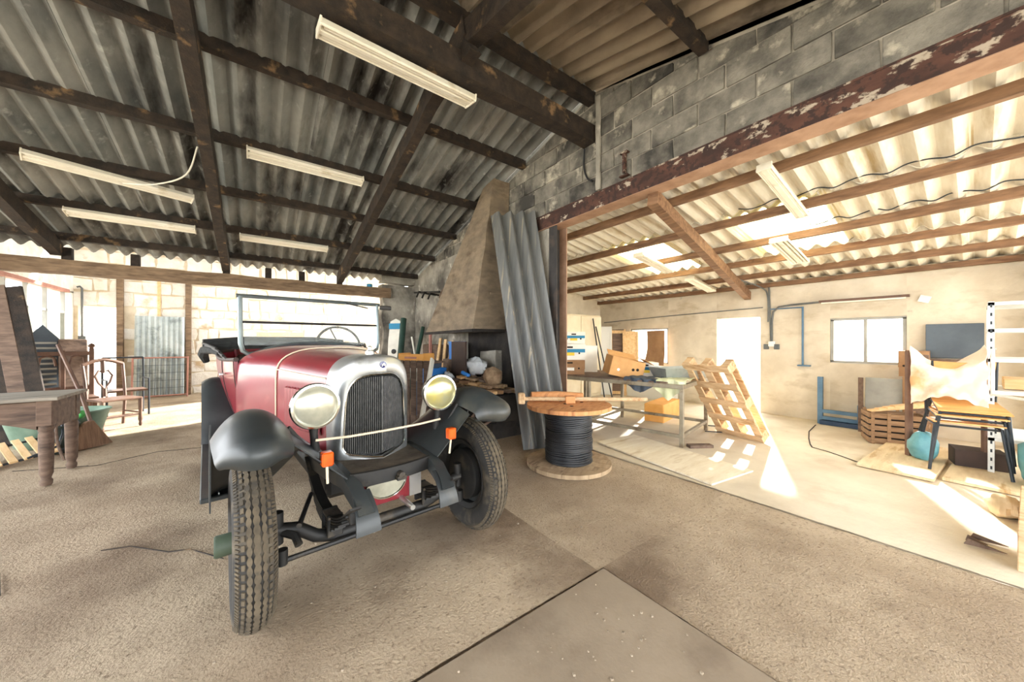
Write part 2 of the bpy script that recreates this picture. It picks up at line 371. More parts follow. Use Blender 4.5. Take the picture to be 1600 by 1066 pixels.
# ---- annex
XB, AS = 7.2, .16
def za(x): return 2.233+AS*(XB-x)
wb = struct('wall_annex')
def ab(y0, y1, z0, z1, m='annex_wall', n='wall_panel'): return MB().box((XB+.1, (y0+y1)/2, (z0+z1)/2), (.2, y1-y0, z1-z0)).build(n, m, wb)
ab(4.95, 6.2, -.1, 2.3); ab(4.0, 4.95, -.1, .76); ab(4.0, 4.95, 1.56, 2.3); ab(3.02, 4.0, -.1, 2.3); ab(2.30, 3.02, 1.70, 2.3)
ab(1.37, 2.30, -.1, 2.3); ab(.58, 1.37, -.1, .93); ab(.58, 1.37, 1.62, 2.3); ab(-.6, .58, -.1, 2.3)
wal = struct('wall_annex_end')
MB().prism([(3.3, -.1), (7.3, -.1), (7.3, 2.3), (3.3, 2.95)], lambda a, b, d: (a, d, b), 5.85, 6.05).build('end_wall', 'annex_wall', wal)
war = struct('wall_annex_near')
MB().box((7.05, -.45, 1.15), (.3, .1, 2.4)).build('corner_post', 'annex_wall', war)
MB().box((5.2, -2.3, .35), (4.2, .12, .8)).build('low_wall', 'annex_wall', war)
ca = struct('ceiling_annex')
rows_x = [(3.16, 4.56), (4.46, 5.98), (5.88, 7.5)]
ycols = [-2.64+SW*k for k in range(10)]
mat('skylight', (240,232,200), (250,247,232), scale=3, rough=.6, c3=(150,112,48), s3=9, lo3=.66, hi3=.72)
def translucent(m, w_):
    nt = MATS[m].node_tree; N = nt.nodes; b = N['Principled BSDF']; tl = N.new('ShaderNodeBsdfTranslucent'); ms = N.new('ShaderNodeMixShader'); ms.inputs[0].default_value = w_
    col = b.inputs['Base Color'].links[0].from_socket; nt.links.new(col, tl.inputs[0]); nt.links.new(b.outputs[0], ms.inputs[1]); nt.links.new(tl.outputs[0], ms.inputs[2]); nt.links.new(ms.outputs[0], N['Material Output'].inputs[0])
translucent('skylight', .75)
for ri, (xa, xb_) in enumerate(rows_x):
    lnn = math.hypot(xb_-xa, za(xa)-za(xb_)); ang = math.atan2(za(xb_)-za(xa), xb_-xa)
    n = int(round((SW+.05)/.177*8))
    mk = lambda: MB().shell(lambda u, v: (v*lnn, u*(SW+.05), .032*math.cos(2*math.pi*u*(SW+.05)/.177)), n, 2, .008)
    src = mk().mesh('roof_sheet', 'annex_sheet', True); srcs = mk().mesh('roof_sheet', 'skylight', True)
    for k, y in enumerate(ycols):
        sk = ri == 1 and (abs(y-.9) < .02 or abs(y-2.67) < .02)
        o = bpy.data.objects.new('skylight_sheet' if sk else 'roof_sheet', srcs if sk else src); COL.objects.link(o); o.parent = ca
        o.location = (xa, y, za(xa)+.09-.012*ri); o.rotation_euler = (0, -ang, 0)
for x in (3.69, 4.5, 5.25, 5.92, 6.57):
    timber('purlin', (x, -2.6, za(x)+.0), (x, 5.9, za(x)+.0), .06, .085, 'annex_timber', ca, wob=.006)
timber('wall_plate', (7.12, -.6, 2.235), (7.12, 5.9, 2.235), .07, .07, 'annex_timber', ca, wob=.006)
timber('annex_rafter', (3.2, 1.94, 2.71), (7.15, 2.47, 2.08), .10, .14, 'annex_timber', ca, wob=.008)

# unseen wall behind the camera, added with its wide doorway to shape the light
wn = struct('wall_unseen')
MB().box((-4.6, -3.5, 1.6), (3.2, .2, 3.4)).build('wall_panel', 'plaster_grey', wn)
MB().box((.4, -3.5, 3.0), (6.8, .2, .6)).build('door_head', 'plaster_grey', wn)
# ------------------------------------------------------------------ the car
mat('car_red', (116,20,33), (134,28,42), scale=2, rough=.36, coat=.4, c3=(150,62,62), s3=5, lo3=.60, hi3=.75, bump=.02, bscale=200)
mat('car_black', (38,42,44), (52,57,58), scale=3, rough=.45, coat=.08, c3=(86,82,72), s3=3.5, lo3=.55, hi3=.8)
mat('chassis_black', (22,22,22), (38,36,33), scale=6, rough=.6, c3=(84,74,60), s3=5, lo3=.58, hi3=.72)
mat('chrome_dull', (192,196,198), (212,214,212), scale=3, rough=.34, metal=.85, c3=(150,148,140), s3=7, lo3=.55, hi3=.75)
mat('chrome_bright', (216,216,210), rough=.15, metal=1)
mat('dusty_tray', (70,62,54), (104,94,80), scale=8, rough=.9, bump=.5)
mat('rubber', (34,33,32), (50,47,43), scale=8, rough=.85, c3=(104,94,78), s3=5, lo3=.52, hi3=.7)
mat('tread_rubber', (72,64,52), (98,87,70), scale=14, rough=.95, c3=(58,54,48), s3=8, lo3=.54, hi3=.66)
mat('core_dark', (26,26,27), (44,44,44), scale=60, rough=.6)
mat('core_fin', (58,58,58), (86,86,84), scale=40, rough=.5, metal=.4)
mat('lens', (158,158,142), (188,187,168), scale=9, rough=.22, coat=.8, metal=.35)
mat('lens_yellow', (160,158,126), (184,172,92), scale=9, rough=.22, coat=.8, metal=.35)
mat('amber', (214,72,16), (238,104,24), scale=8, rough=.2, coat=.7)
mat('cream_line', (222,206,178), rough=.5)
mat('glass', (230,240,236), rough=.03, glass=.10)
mat('black_cloth', (34,36,35), (58,60,58), scale=12, rough=.95, bump=.4)
mat('badge_blue', (26,34,92), rough=.25, coat=.6)
mat('hub_green', (64,78,62), (82,92,74), scale=9, rough=.6)
mat('leather', (48,36,30), (66,50,40), scale=9, rough=.6)
mat('frame_steel', (120,134,138), (150,162,164), scale=5, rough=.3, metal=.8)

CAR_LOC, CAR_ROT = (.585, 2.04, 0), R(5.0)
car = thing('vintage_car', 'dusty maroon open-top vintage car with grey radiator, round headlamps and dark mudguards', 'car', CAR_LOC, CAR_ROT)
def sup(hw, zs, ztop, y, n=2.7, zb=None, k=18, bulge=0):      # open arch section, left bottom to right bottom
    P = []
    if zb is not None: P += [Vector((-hw*(1-bulge), y, zb)), Vector((-hw, y, (zb+zs)/2))]
    for i in range(k+1):
        a = math.pi*(1-i/k); c, s_ = math.cos(a), math.sin(a)
        P.append(Vector((hw*math.copysign(abs(c)**(2/n), c), y, zs+(ztop-zs)*abs(s_)**(2/n))))
    if zb is not None: P += [Vector((hw, y, (zb+zs)/2)), Vector((hw*(1-bulge), y, zb))]
    return P
def rad_outline(hw, zb, ztop, y, corner=.06, n=2.6):
    P = sup(hw, ztop-.21*(hw/.222), ztop, y, n, None, 24)
    B = []
    for i in range(7):      # rounded, slightly bowed bottom from right to left
        a = R(90)*i/6; B.append(Vector((hw*.985-corner+corner*math.cos(a), y, zb+.012+corner-corner*math.sin(a))))
    for i in range(1, 8):
        u = i/8; B.append(Vector(((hw*.985-corner)*(1-2*u), y, zb+.012-.016*math.sin(math.pi*u))))
    for i in range(7):
        a = R(90)*(1-i/6); B.append(Vector((-(hw*.985-corner)-corner*math.cos(a), y, zb+.012+corner-corner*math.sin(a))))
    return P+B
# radiator: the front is a shallow prow, its centre line standing forward of the sides
def vee(P, k=1.0): return [Vector((p.x, p.y-k*.14*(1-min(1, abs(p.x)/.222)), p.z)) for p in P]
def openo(y, g=0):      # opening outline, wider at the foot
    return [Vector((p.x*(1.0+.16*max(0, (1.0-p.z)/.4)), p.y, p.z)) for p in rad_outline(.160+g, .615-g, 1.078+g, y, .05)]
rings = [rad_outline(.222,.525,1.19,.30), vee(rad_outline(.222,.525,1.19,.19), .45), vee(rad_outline(.219,.53,1.186,.145)), vee(rad_outline(.208,.545,1.172,.13)), vee(openo(.124, .018)), vee(openo(.13, .006)), vee(openo(.155))]
MB().loft(rings, True).build('radiator_shell', 'chrome_dull', car, smooth=True, angle=60)
co = vee(openo(.16, .004)); nco = len(co)
rc = MB().loft([[p for p in co], [p+Vector((0,.06,0)) for p in co]], True, (True, True)).build('radiator_core', 'core_dark', car)
mb = MB()
def half_at(z_): return .160*(1.0+.16*max(0, (1.0-z_)/.4))
def top_at(x): t = abs(x)/.164; return .91+.163*(max(0, 1-t**2.6))**(1/2.6)
for i in range(37):
    x = -.174+.348*i/36; zt = top_at(x*.92)-.008; zb_ = .628+.03*max(0, (abs(x)-.13)/.06)**2; y = .15-.14*(1-abs(x)/.222)
    if zt-zb_ > .05: mb.box((x, y, (zt+zb_)/2), (.004, .014, zt-zb_))
for s in (-1, 1):
    for i in range(40):
        z_ = .64+.41*i/39; hx = half_at(z_)-.008 if z_ < .91 else .160*max(.05, (1-((z_-.91)/.165)**2.6))**(1/2.6)-.008
        mb.beam((0, .15-.14+.004, z_), (s*hx, .15-.14*(1-hx/.222)+.004, z_), .006, .0016)
f_ = mb.build('core_fins', 'core_fin', rc); f_['kind'] = 'stuff'
MB().box((.0, .004, .855), (.006, .008, .43)).build('centre_bar', 'core_fin', rc)
MB().tube(vee(openo(.128, .003)), .0045, 6, closed=True).build('core_trim', 'chrome_bright', car, smooth=True)
bd = MB().lathe([(0,0),(.019,0),(.019,-.006),(0,-.009)], T(0,-.012,1.135) @ MY(), 20).build('badge', 'badge_blue', car, smooth=True)
MB().tube([(-.010,-.024,1.126),(0,-.024,1.136),(.010,-.024,1.126)], .002, 6).tube([(-.010,-.024,1.134),(0,-.024,1.144),(.010,-.024,1.134)], .002, 6).build('chevron', 'chrome_bright', bd)
MB().lathe([(.016,0),(.024,.004),(.026,.02),(.022,.032),(.012,.036),(.010,.05),(.013,.056),(0,.062)], T(-.01,.17,1.18), 18).build('radiator_cap', 'chrome_dull', car, smooth=True)
MB().box((.03,.006,.57), (.05,.006,.036), (0,0,R(32))).build('maker_plate', 'chrome_bright', car, bevel=.002)
MB().lathe([(.006,0),(.006,.012),(0,.014)], T(.035,.008,.568) @ Matrix.Rotation(R(90),4,'X'), 10).build('plate_bolt', 'chassis_black', car)
# bonnet and scuttle
bon = [sup(.216,.98,1.178,.29,2.7,.56), sup(.262,.985,1.19,.5,2.7,.55), sup(.315,.99,1.202,.72,2.8,.545), sup(.380,1.0,1.212,.97,2.9,.54)]
MB().loft(bon, False).build('bonnet', 'car_red', car, smooth=True)
scu = [sup(.380,1.0,1.214,.97,2.9,.54), sup(.425,1.0,1.226,1.10,3.0,.52), sup(.505,1.0,1.235,1.28,3.0,.50), sup(.560,1.01,1.235,1.44,3.0,.48), sup(.578,1.01,1.225,1.52,3.0,.47)]
MB().loft(scu, False).build('scuttle', 'car_red', car, smooth=True)
MB().tube([p*1.0+Vector((math.copysign(.003,p.x),0,.003)) for p in sup(.382,1.0,1.216,.97,2.9,.56)], .005, 6).build('coach_line', 'cream_line', car, smooth=True)
for s in (-1, 1):
    MB().tube([(s*.224,.30,1.045),(s*.27,.5,1.05),(s*.324,.72,1.06),(s*.386,.96,1.07)], .004, 6).build('bonnet_hinge', 'cream_line', car, smooth=True)
    for i in range(11):
        y = .37+.042*i; hw = .226+.236*(y-.29)
        lo = MB().add([(s*(hw+.002),y-.012,.70),(s*(hw+.014),y+.012,.70),(s*(hw+.014),y+.012,.955),(s*(hw+.002),y-.012,.955),(s*(hw-.004),y+.012,.965),(s*(hw-.004),y+.012,.69)], [(0,1,2,3),(3,2,4),(0,5,1),(1,5,4,2)])
        lo.build('louvre', 'car_red', car)
# open tub body
def tub_top(t): return 1.115-.03*math.sin(math.pi*t)+.04*t*t
prof = []
def side(s):
    def fn(u, v):
        y = 1.50+1.75*u
        hw_t = .578+.085*math.sin(min(1, u*1.4)*math.pi/2)-.0*u
        if u > .8: hw_t -= .16*((u-.8)/.2)**2
        hw_b = hw_t-.14
        zt = tub_top(u); zb_ = .45
        k = v; x = hw_b+(hw_t-hw_b)*math.sin(k*math.pi/2)
        return (s*x, y, zb_+(zt-zb_)*v)
    return fn
for s in (-1, 1):
    MB().shell(side(s), 20, 10, .02).build('side_panel', 'car_red', car, smooth=True)
    MB().tube([Vector(side(s)(i/16, 1))+Vector((0,0,.008)) for i in range(17)], .018, 8).build('cockpit_rail', 'leather', car, smooth=True)
    fr = side(s)
    MB().tube([Vector(fr(.02, v/10))+Vector((s*.012,0,0)) for v in range(11)], .004, 5).build('door_gap', 'chassis_black', car)
    MB().tube([Vector(fr(.34, v/10))+Vector((s*.012,0,0)) for v in range(11)], .004, 5).build('door_gap', 'chassis_black', car)
    MB().box((s*.655, 1.98, .98), (.03,.10,.018)).build('door_handle', 'chrome_dull', car, bevel=.005)
def tail(u, v):
    a = -math.pi/2+math.pi*u; hw = .50-.13*(1-v)
    return (hw*math.sin(a), 3.22+.22*math.cos(a)*(.4+.6*v), .45+.72*v)
MB().shell(tail, 20, 6, .02).build('tail_panel', 'car_red', car, smooth=True)
MB().box((0,2.35,.46), (1.0,1.9,.03)).build('floor_pan', 'chassis_black', car)
for y, n_ in ((2.05,'front_seat'),(2.95,'rear_seat')):
    MB().box((0,y,.64),(.98,.5,.2)).box((0,y+.27,.86),(.98,.14,.5),(R(-10),0,0)).build(n_, 'leather', car, bevel=.03)
MB().box((0,1.56,1.08), (1.02,.02,.2)).build('dashboard', 'leather', car)
sw = MB().tube([(.27+.205*math.cos(a), 1.86+.07*math.sin(a), 1.225+.19*math.sin(a)) for a in [2*math.pi*i/28 for i in range(28)]], .013, 8, closed=True).build('steering_wheel', 'chassis_black', car, smooth=True)
mb = MB()
for a in (R(90+20), R(210), R(330)): mb.tube([(.27,1.86,1.225),(.27+.2*math.cos(a),1.86+.07*math.sin(a),1.225+.185*math.sin(a))], .008, 6)
mb.tube([(.27,1.87,1.22),(.27,1.55,1.0)], .016, 8); mb.build('steering_spokes', 'chassis_black', sw, smooth=True)
# folded hood bundle behind the seats
def hood_fn(u, v):
    a = 2*math.pi*v; y = 2.62+.95*u; x = .80*math.cos(a)
    return (x*(.9+.1*u)+.02*noise.noise(Vector((u*9,v*11,2))), y+.02*noise.noise(Vector((v*14,u*3,7))), 1.165+.05*u+.055*math.sin(a)+.02*noise.noise(Vector((u*8,v*13,5))))
for s in (-1, 1):
    mb = MB()
    for q in range(4): mb.tube([(s*(.62+.02*q), 1.85+.15*q, 1.11+.03*q),(s*(.68+.02*q), 2.5, 1.175+.02*q),(s*(.72+.02*q), 3.35+.06*q, 1.16+.028*q)], .012, 6)
    mb.build('hood_bow', 'chassis_black', car, smooth=True)
    MB().tube([(s*.66,2.2,1.155),(s*.72,2.8,1.175),(s*.77,3.4,1.165),(s*.78,3.56,1.11),(s*.75,3.6,1.02)], [.022,.035,.045,.05,.035], 8).build('hood_fold', 'black_cloth', car, smooth=True)
mb = MB()
for q in range(4): mb.tube([(-.78,3.40+.05*q,1.15+.035*q),(-.4,3.46+.05*q,1.17+.04*q),(.4,3.46+.05*q,1.17+.04*q),(.78,3.40+.05*q,1.15+.035*q)], .036, 8)
mb.build('folded_hood', 'black_cloth', car, smooth=True)
# windscreen
WY = 1.53
def wsp(x, z): return Vector((x, WY+.10*(z-1.2), z))
bot = [wsp(-.535,1.19), wsp(-.50,1.165), wsp(-.45,1.17), wsp(-.36,1.21), wsp(-.2,1.243), wsp(0,1.252), wsp(.2,1.243), wsp(.36,1.21), wsp(.45,1.17), wsp(.50,1.165), wsp(.535,1.19)]
MB().tube([wsp(-.55,1.635)]+[wsp(-.55,1.45),wsp(-.548,1.25)]+bot+[wsp(.548,1.25),wsp(.55,1.45),wsp(.55,1.635)], .017, 8).build('windscreen_frame', 'frame_steel', car, smooth=True)
MB().tube([wsp(-.575,1.638),wsp(.575,1.638)], .016, 8).build('windscreen_top_rail', 'frame_steel', car, smooth=True)
MB().tube([wsp(-.535,1.425),wsp(.535,1.425)], .010, 8).build('pane_joint', 'chassis_black', car, smooth=True)
MB().box(tuple(wsp(0,1.53)),(1.07,.006,.2),(R(-5.7),0,0)).build('upper_pane', 'glass', car)
MB().box(tuple(wsp(0,1.325)),(1.05,.006,.18),(R(-5.7),0,0)).build('lower_pane', 'glass', car)
MB().tube([wsp(.25,1.63)+Vector((0,-.03,0)),wsp(.45,1.595)+Vector((0,-.03,0))], .006, 6).build('wiper', 'chassis_black', car)
MB().box((.63,WY+.02,1.61),(.12,.02,.045)).build('mirror', 'chassis_black', car, bevel=.008)
# front wings
def wing_path(t):
    # (y, z, half width, drop)
    K = [(-.360,.782,.092,.008),(-.386,.832,.114,.034),(-.350,.888,.126,.058),(-.25,.922,.130,.074),(-.13,.948,.135,.084),(.0,.952,.137,.084),(.14,.925,.137,.078),(.28,.85,.136,.066),(.42,.725,.136,.050),(.54,.58,.136,.040),(.66,.43,.136,.028),(.80,.36,.136,.012)]
    f = t*(len(K)-1); i = min(int(f), len(K)-2); f -= i
    def cr(j):
        g = lambda q: K[max(0, min(len(K)-1, q))][j]
        p0, p1, p2, p3 = g(i-1), g(i), g(i+1), g(i+2)
        return .5*((2*p1)+(-p0+p2)*f+(2*p0-5*p1+4*p2-p3)*f*f+(-p0+3*p1-3*p2+p3)*f**3)
    return [cr(j) for j in range(4)]
for s in (-1, 1):
    def wfn(u, v):
        y, z_, hw, dr = wing_path(u); q = 2*v-1
        y2 = y
        # front end is closed by curling down
        drop = dr*abs(q)**2.3*1.5
        y2 = y+max(0, 1-u/.42)*.16*abs(q)**2.2
        if s*q < -0.0 and .2 < u < .75: drop *= .8
        return (s*.605+q*hw, y2, z_-drop)
    MB().shell(wfn, 44, 16, .008).build('front_wing', 'car_black', car, smooth=True, angle=70)
    # outer rear valance of the wing, hanging down to the running board
    MB().shell(lambda u, v: (s*(.605+.138), .22+.5*u, (wing_path(.56+.28*u)[1]-.05)*(1-v)+(.44-.10*u)*v if u < .98 else .36), 12, 6, .006).build('wing_side', 'car_black', car, smooth=True)
    # valance from wing down to chassis rail
    MB().shell(lambda u, v: (s*(.47*(1-v)+.245*v), -.20+.86*u, (wing_path(.25+.62*u)[1]-.10)*(1-v)+(.60+.02*math.sin(u*3))*v), 14, 6, .006).build('wing_valance', 'car_black', car, smooth=True)
    MB().tube([(s*.26,-.02,.60),(s*.36,-.05,.70),(s*.47,-.06,.86)], .013, 8).build('wing_stay', 'chassis_black', car, smooth=True)
    # running board and rear wing
    MB().box((s*.655,1.42,.35),(.26,1.5,.03)).build('running_board', 'car_black', car, bevel=.006)
    MB().box((s*.70,1.42,.37),(.006,1.46,.008)).build('board_strip', 'chrome_dull', car)
    MB().box((s*.52,1.42,.42),(.012,1.5,.14)).build('sill_valance', 'chassis_black', car)
    RP = [(2.05,.36),(2.14,.46),(2.20,.66),(2.30,.82),(2.46,.90),(2.66,.90),(2.86,.82),(3.0,.66),(3.06,.46)]
    MB().shell(lambda u, v: (s*(.655+(2*v-1)*.13), (lambda f:(RP[int(f)][0]*(1-f%1)+RP[min(8,int(f)+1)][0]*(f%1)))(u*7.999), (lambda f:(RP[int(f)][1]*(1-f%1)+RP[min(8,int(f)+1)][1]*(f%1)))(u*7.999)-.045*abs(2*v-1)**3), 16, 10, .008).build('rear_wing', 'car_black', car, smooth=True, angle=60)
# wheels
RT = .368
def tyre_profile():
    P = []
    for i in range(21):
        a = R(-150)+R(300)*i/20
        P.append((RT-.078+.076*math.cos(a), .074*math.sin(a)))
    return P
def make_wheel(x, y, s, steer=0):
    wd = 'wheel'
    base = MB().lathe(tyre_profile(), MX(), 64, closed=True).build('wheel', 'rubber', car, smooth=True, loc=(x, y, RT+.002), rot=(0,0,steer), angle=80)
    mb = MB(); ns = 396
    def rad(off): return RT-.078+.076*math.cos(math.asin(max(-1, min(1, off/.074))))
    def rib(fin, fout, lift=.0065):      # a running rib with scalloped edges
        rg = []
        for k in range(ns):
            a = 2*math.pi*k/ns; e = fin(k), fout(k); M = Matrix.Rotation(a, 4, 'X'); rg.append([M @ Vector((e[0],0,rad(e[0])-.002)), M @ Vector((e[0],0,rad(e[0])+lift)), M @ Vector((e[1],0,rad(e[1])+lift)), M @ Vector((e[1],0,rad(e[1])-.002))])
        rg.append(rg[0]); mb.loft(rg, False)
    sc = lambda k: .0052*abs(math.sin(math.pi*k/6))
    rib(lambda k: -.0065-sc(k), lambda k: .0065+sc(k))
    for q in (-1, 1):
        rib(lambda k: q*(.0205-sc(k)), lambda k: q*(.0275+sc(k)*1.1))
        nb = 66
        for row, (off, wdt, fr) in enumerate(((.0415,.012,.62),(.0590,.019,.5))):
            rr = rad(off); tilt = math.asin(off/.074)*q
            for k in range(nb if row == 0 else nb*2):
                nn = nb if row == 0 else nb*2
                M = Matrix.Rotation(2*math.pi*(k+.25*row)/nn, 4, 'X') @ T(q*off, 0, rr+.0005) @ Matrix.Rotation(tilt, 4, 'Y') @ Matrix.Rotation(q*.35*row, 4, 'Z')
                d = Vector((wdt/2, 2*math.pi*rr/nn*fr/2, .005)); V = [M @ Vector((sx*d.x, sy*d.y, sz*d.z)) for sz in (-1, 1) for sy in (-1, 1) for sx in (-1, 1)]
                mb.add(V, ((4,5,7,6),(0,1,5,4),(2,6,7,3),(0,4,6,2),(1,3,7,5)))
    mb.build('tread', 'tread_rubber', base)['kind'] = 'stuff'
    MB().lathe([(.225,-.055),(.232,-.05),(.222,-.035),(.205,-.03),(.205,.03),(.222,.035),(.232,.05),(.225,.055),(.195,.04),(.195,-.04)], MX(), 48, closed=True).build('rim', 'chassis_black', base, smooth=True)
    D = T(s*.0,0,0) @ (MX() if s > 0 else MX() @ Matrix.Rotation(R(180),4,'X'))
    MB().lathe([(.2,.0),(.19,.012),(.15,.03),(.10,.035),(.075,.03),(.07,.06),(0,.06)], D, 36).build('wheel_disc', 'car_black', base, smooth=True)
    MB().lathe([(.045,.05),(.047,.12),(.042,.128),(0,.128)], D, 24).build('hub_cap', 'hub_green', base, smooth=True)
    MB().lathe([(0,-.07),(.15,-.07),(.165,-.06),(.165,-.01),(.0,-.01)], D, 36).build('brake_drum', 'chassis_black', base, smooth=True)
    return base
make_wheel(-.605, 0, -1, R(-1)); make_wheel(.605, 0, 1, R(-1))
make_wheel(-.62, 2.58, -1); make_wheel(.62, 2.58, 1)
# chassis, springs, axle
for s in (-1, 1):
    rail = [(.245,2.9,.50),(.245,.5,.52),(.245,.15,.555),(.240,.0,.570),(.232,-.12,.568),(.224,-.24,.545),(.216,-.32,.505),(.212,-.36,.47)]
    rg = []
    for i, (x, y, z_) in enumerate(rail):
        a = Vector(rail[max(0, i-1)]); b = Vector(rail[min(len(rail)-1, i+1)]); t = (b-a).normalized(); nz_ = Vector((1,0,0)).cross(t).normalized()
        if nz_.z < 0: nz_ = -nz_
        w_ = .022 if i < 5 else (.030 if i < 7 else .036); h_ = .048 if i < 4 else (.036 if i < 6 else .026)
        c = Vector((s*x, y, z_)); e = Vector((1,0,0))
        rg.append([c-e*w_-nz_*h_, c+e*w_-nz_*h_, c+e*w_+nz_*h_, c-e*w_+nz_*h_])
    MB().loft(rg, True, (True, True)).build('chassis_rail', 'car_black', car, smooth=True, angle=35)
    # dumb-iron tip cover
    MB().shell(lambda u, v: (s*.208+(v-.5)*(.082+.03*u), -.275-.115*math.sin(u*1.45), .555-.10*u-.055*u*u), 10, 8, .008).build('dumb_iron_cap', 'car_black', car, smooth=True)
    for k in range(6):
        L_ = .46-.06*k
        MB().shell(lambda u, v: (s*.262+(v-.5)*.05, (.08)+(2*u-1)*L_, .335+.012+.014*(5-k)*0-.013*k+.17*((2*u-1)*L_/.46)**2+.012), 14, 1, .009).build('spring_leaf', 'chassis_black', car, smooth=True)
    for y in (-.05,.05): MB().box((s*.262,y,.325),(.075,.018,.11)).build('spring_clamp', 'chassis_black', car, bevel=.004)
    MB().box((s*.262,.0,.37),(.07,.13,.012)).build('spring_pad', 'dusty_tray', car)
    MB().box((s*.25,-.33,.47),(.05,.04,.06)).build('shackle', 'chassis_black', car, bevel=.008)
    MB().tube([(s*.505,0,.30),(s*.505,0,.45)], .028, 10).build('king_pin', 'chassis_black', car, smooth=True)
    MB().tube([(s*.50,.0,.36),(s*.44,-.06,.34),(s*.43,-.10,.31)], .018, 8).build('steering_arm', 'chassis_black', car, smooth=True)
MB().tube([(-.52,0,.37),(-.42,0,.345),(-.34,0,.28),(-.25,0,.25),(.25,0,.25),(.34,0,.28),(.42,0,.345),(.52,0,.37)], .032, 10).build('front_axle', 'chassis_black', car, smooth=True)
MB().tube([(-.50,-.05,.235),(.50,-.05,.235)], .013, 8).build('tie_rod', 'chassis_black', car, smooth=True)
for s in (-1,1): MB().tube([(s*.49,-.05,.29),(s*.49,-.05,.22)], .024, 10).build('tie_rod_end', 'chassis_black', car, smooth=True)
MB().tube([(-.43,-.10,.40),(-.30,.3,.38)], .012, 8).build('drag_link', 'chassis_black', car, smooth=True)
# apron tray below the radiator and its front bar
MB().prism([(-.245,.34),(.245,.34),(.25,.0),(.225,-.14),(.0,-.175),(-.225,-.14),(-.25,.0)], lambda a, b, d: (a, b, d), .585, .600).build('front_apron', 'dusty_tray', car)
MB().loft([[Vector((x, -.145-.035*(1-(x/.22)**2)-q, z_)) for q, z_ in ((0,.604),(.012,.6),(.012,.53),(0,.526),(-.01,.53),(-.01,.6))] for x in [-.22+.044*i for i in range(11)]], True, (True, True)).build('front_crossbar', 'chassis_black', car, smooth=True)
MB().tube([(.02,-.16,.56),(.02,-.23,.56)], .017, 10).box((.02,-.215,.545),(.05,.03,.02)).build('crank_boss', 'chassis_black', car, smooth=True)
MB().tube([(.06,-.10,.395),(.06,-.27,.39)], .014, 10).build('crank_tube', 'chrome_dull', car, smooth=True)
pl_ = MB().box((.0,-.12,.455),(.36,.012,.125)).build('front_plate', 'car_red', car, bevel=.003)
hm = [(.105*math.cos(math.pi+math.pi*i/18), .085*math.sin(math.pi+math.pi*i/18)) for i in range(19)]
MB().prism(hm, lambda a, b, d: (-.03+a, d, .515+b), -.128, -.15).build('lens_patch', 'lens', car)  # not a lamp: pasted copy of the headlamp covering the number plate
MB().tube([(-.03+a, -.15, .515+b) for a, b in hm], .006, 6).build('chrome_rim', 'chrome_bright', car, smooth=True)  # rim of the pasted half disc
MB().box((.14,-.128,.455),(.07,.01,.125)).build('patch_edge', 'chrome_dull', car)  # strip repeating the radiator edge, part of the same pasted patch
MB().box((.0,.95,.40),(.42,1.2,.22)).build('engine_sump', 'chassis_black', car, bevel=.03)
# headlamps with their bar
for s, lm in ((-1,'lens'),(1,'lens_yellow')):
    hx, hy, hz = s*.350, -.03, .945
    M = T(hx, hy, hz) @ Matrix.Rotation(R(90), 4, 'X') @ Matrix.Rotation(R(s*-4), 4, 'Y')      # lathe axis toward -Y
    hb = MB().lathe([(0,-.12),(.03,-.118),(.065,-.10),(.092,-.06),(.103,-.01),(.104,.012)], M, 36).build('headlamp', 'car_black', car, smooth=True)
    MB().lathe([(.100,.0),(.113,.004),(.116,.016),(.111,.028),(.101,.030),(.098,.022)], M, 40, closed=True).build('chrome_rim', 'chrome_bright', hb, smooth=True)
    MB().lathe([(0,.040),(.03,.038),(.06,.034),(.085,.027),(.100,.018),(.099,.012),(0,.012)], M, 40).build('lens', lm, hb, smooth=True)
    MB().tube([(hx,hy+.02,hz-.10),(hx,hy+.02,hz-.15),(hx-s*.01,hy+.03,hz-.235)], [.024,.018,.022], 10).build('lamp_post', 'chassis_black', hb, smooth=True)
MB().tube([(-.35,-.045,.775),(-.2,-.055,.768),(0,-.06,.768),(.2,-.055,.770),(.35,-.045,.777)], .0065, 8).build('lamp_bar', 'cream_line', car, smooth=True)
# amber indicators on stalks
for s in (-1, 1):
    ib = MB().box((s*.335,-.20,.72),(.050,.045,.066)).build('indicator', 'amber', car, bevel=.006)
    MB().tube([(s*.335,-.20,.69),(s*.33,-.19,.60)], .006, 6).build('indicator_stalk', 'cream_line', ib, smooth=True)
    MB().box((s*.335,-.171,.72),(.046,.014,.060)).build('indicator_back', 'chassis_black', ib)
# ------------------------------------------------------------------ materials for the smaller things
mat('white_enamel', (222,216,198), (236,232,218), scale=5, rough=.45, c3=(190,176,146), s3=4, lo3=.6, hi3=.75)
mat('tube_glass', (232,228,214), rough=.3)
mat('old_wood', (92,74,62), (124,102,86), scale=4, stretch=(1,6,6), rough=.8, c3=(70,56,48), s3=2, bump=.3)
mat('table_top', (128,120,108), (156,148,134), scale=4, stretch=(1,6,6), rough=.75, c3=(104,96,86), s3=2, bump=.3)
mat('chair_wood', (92,66,52), (118,88,70), scale=5, rough=.6, vary=.06)
mat('pale_wood', (206,168,116), (228,194,146), scale=4, stretch=(6,1,6), rough=.8, bump=.2, vary=.08)
mat('pallet_wood', (192,158,118), (216,186,148), scale=4, stretch=(6,1,6), rough=.85, c3=(160,116,72), s3=2, bump=.3, vary=.10)
mat('spool_wood', (196,132,80), (216,158,106), scale=3, stretch=(1,7,1), rough=.8, c3=(158,100,60), s3=2.5, bump=.3, vary=.05)
mat('spool_wood_grey', (158,134,104), (186,162,130), scale=3, stretch=(1,7,1), rough=.85, c3=(120,98,74), s3=2.5, bump=.3, vary=.06)
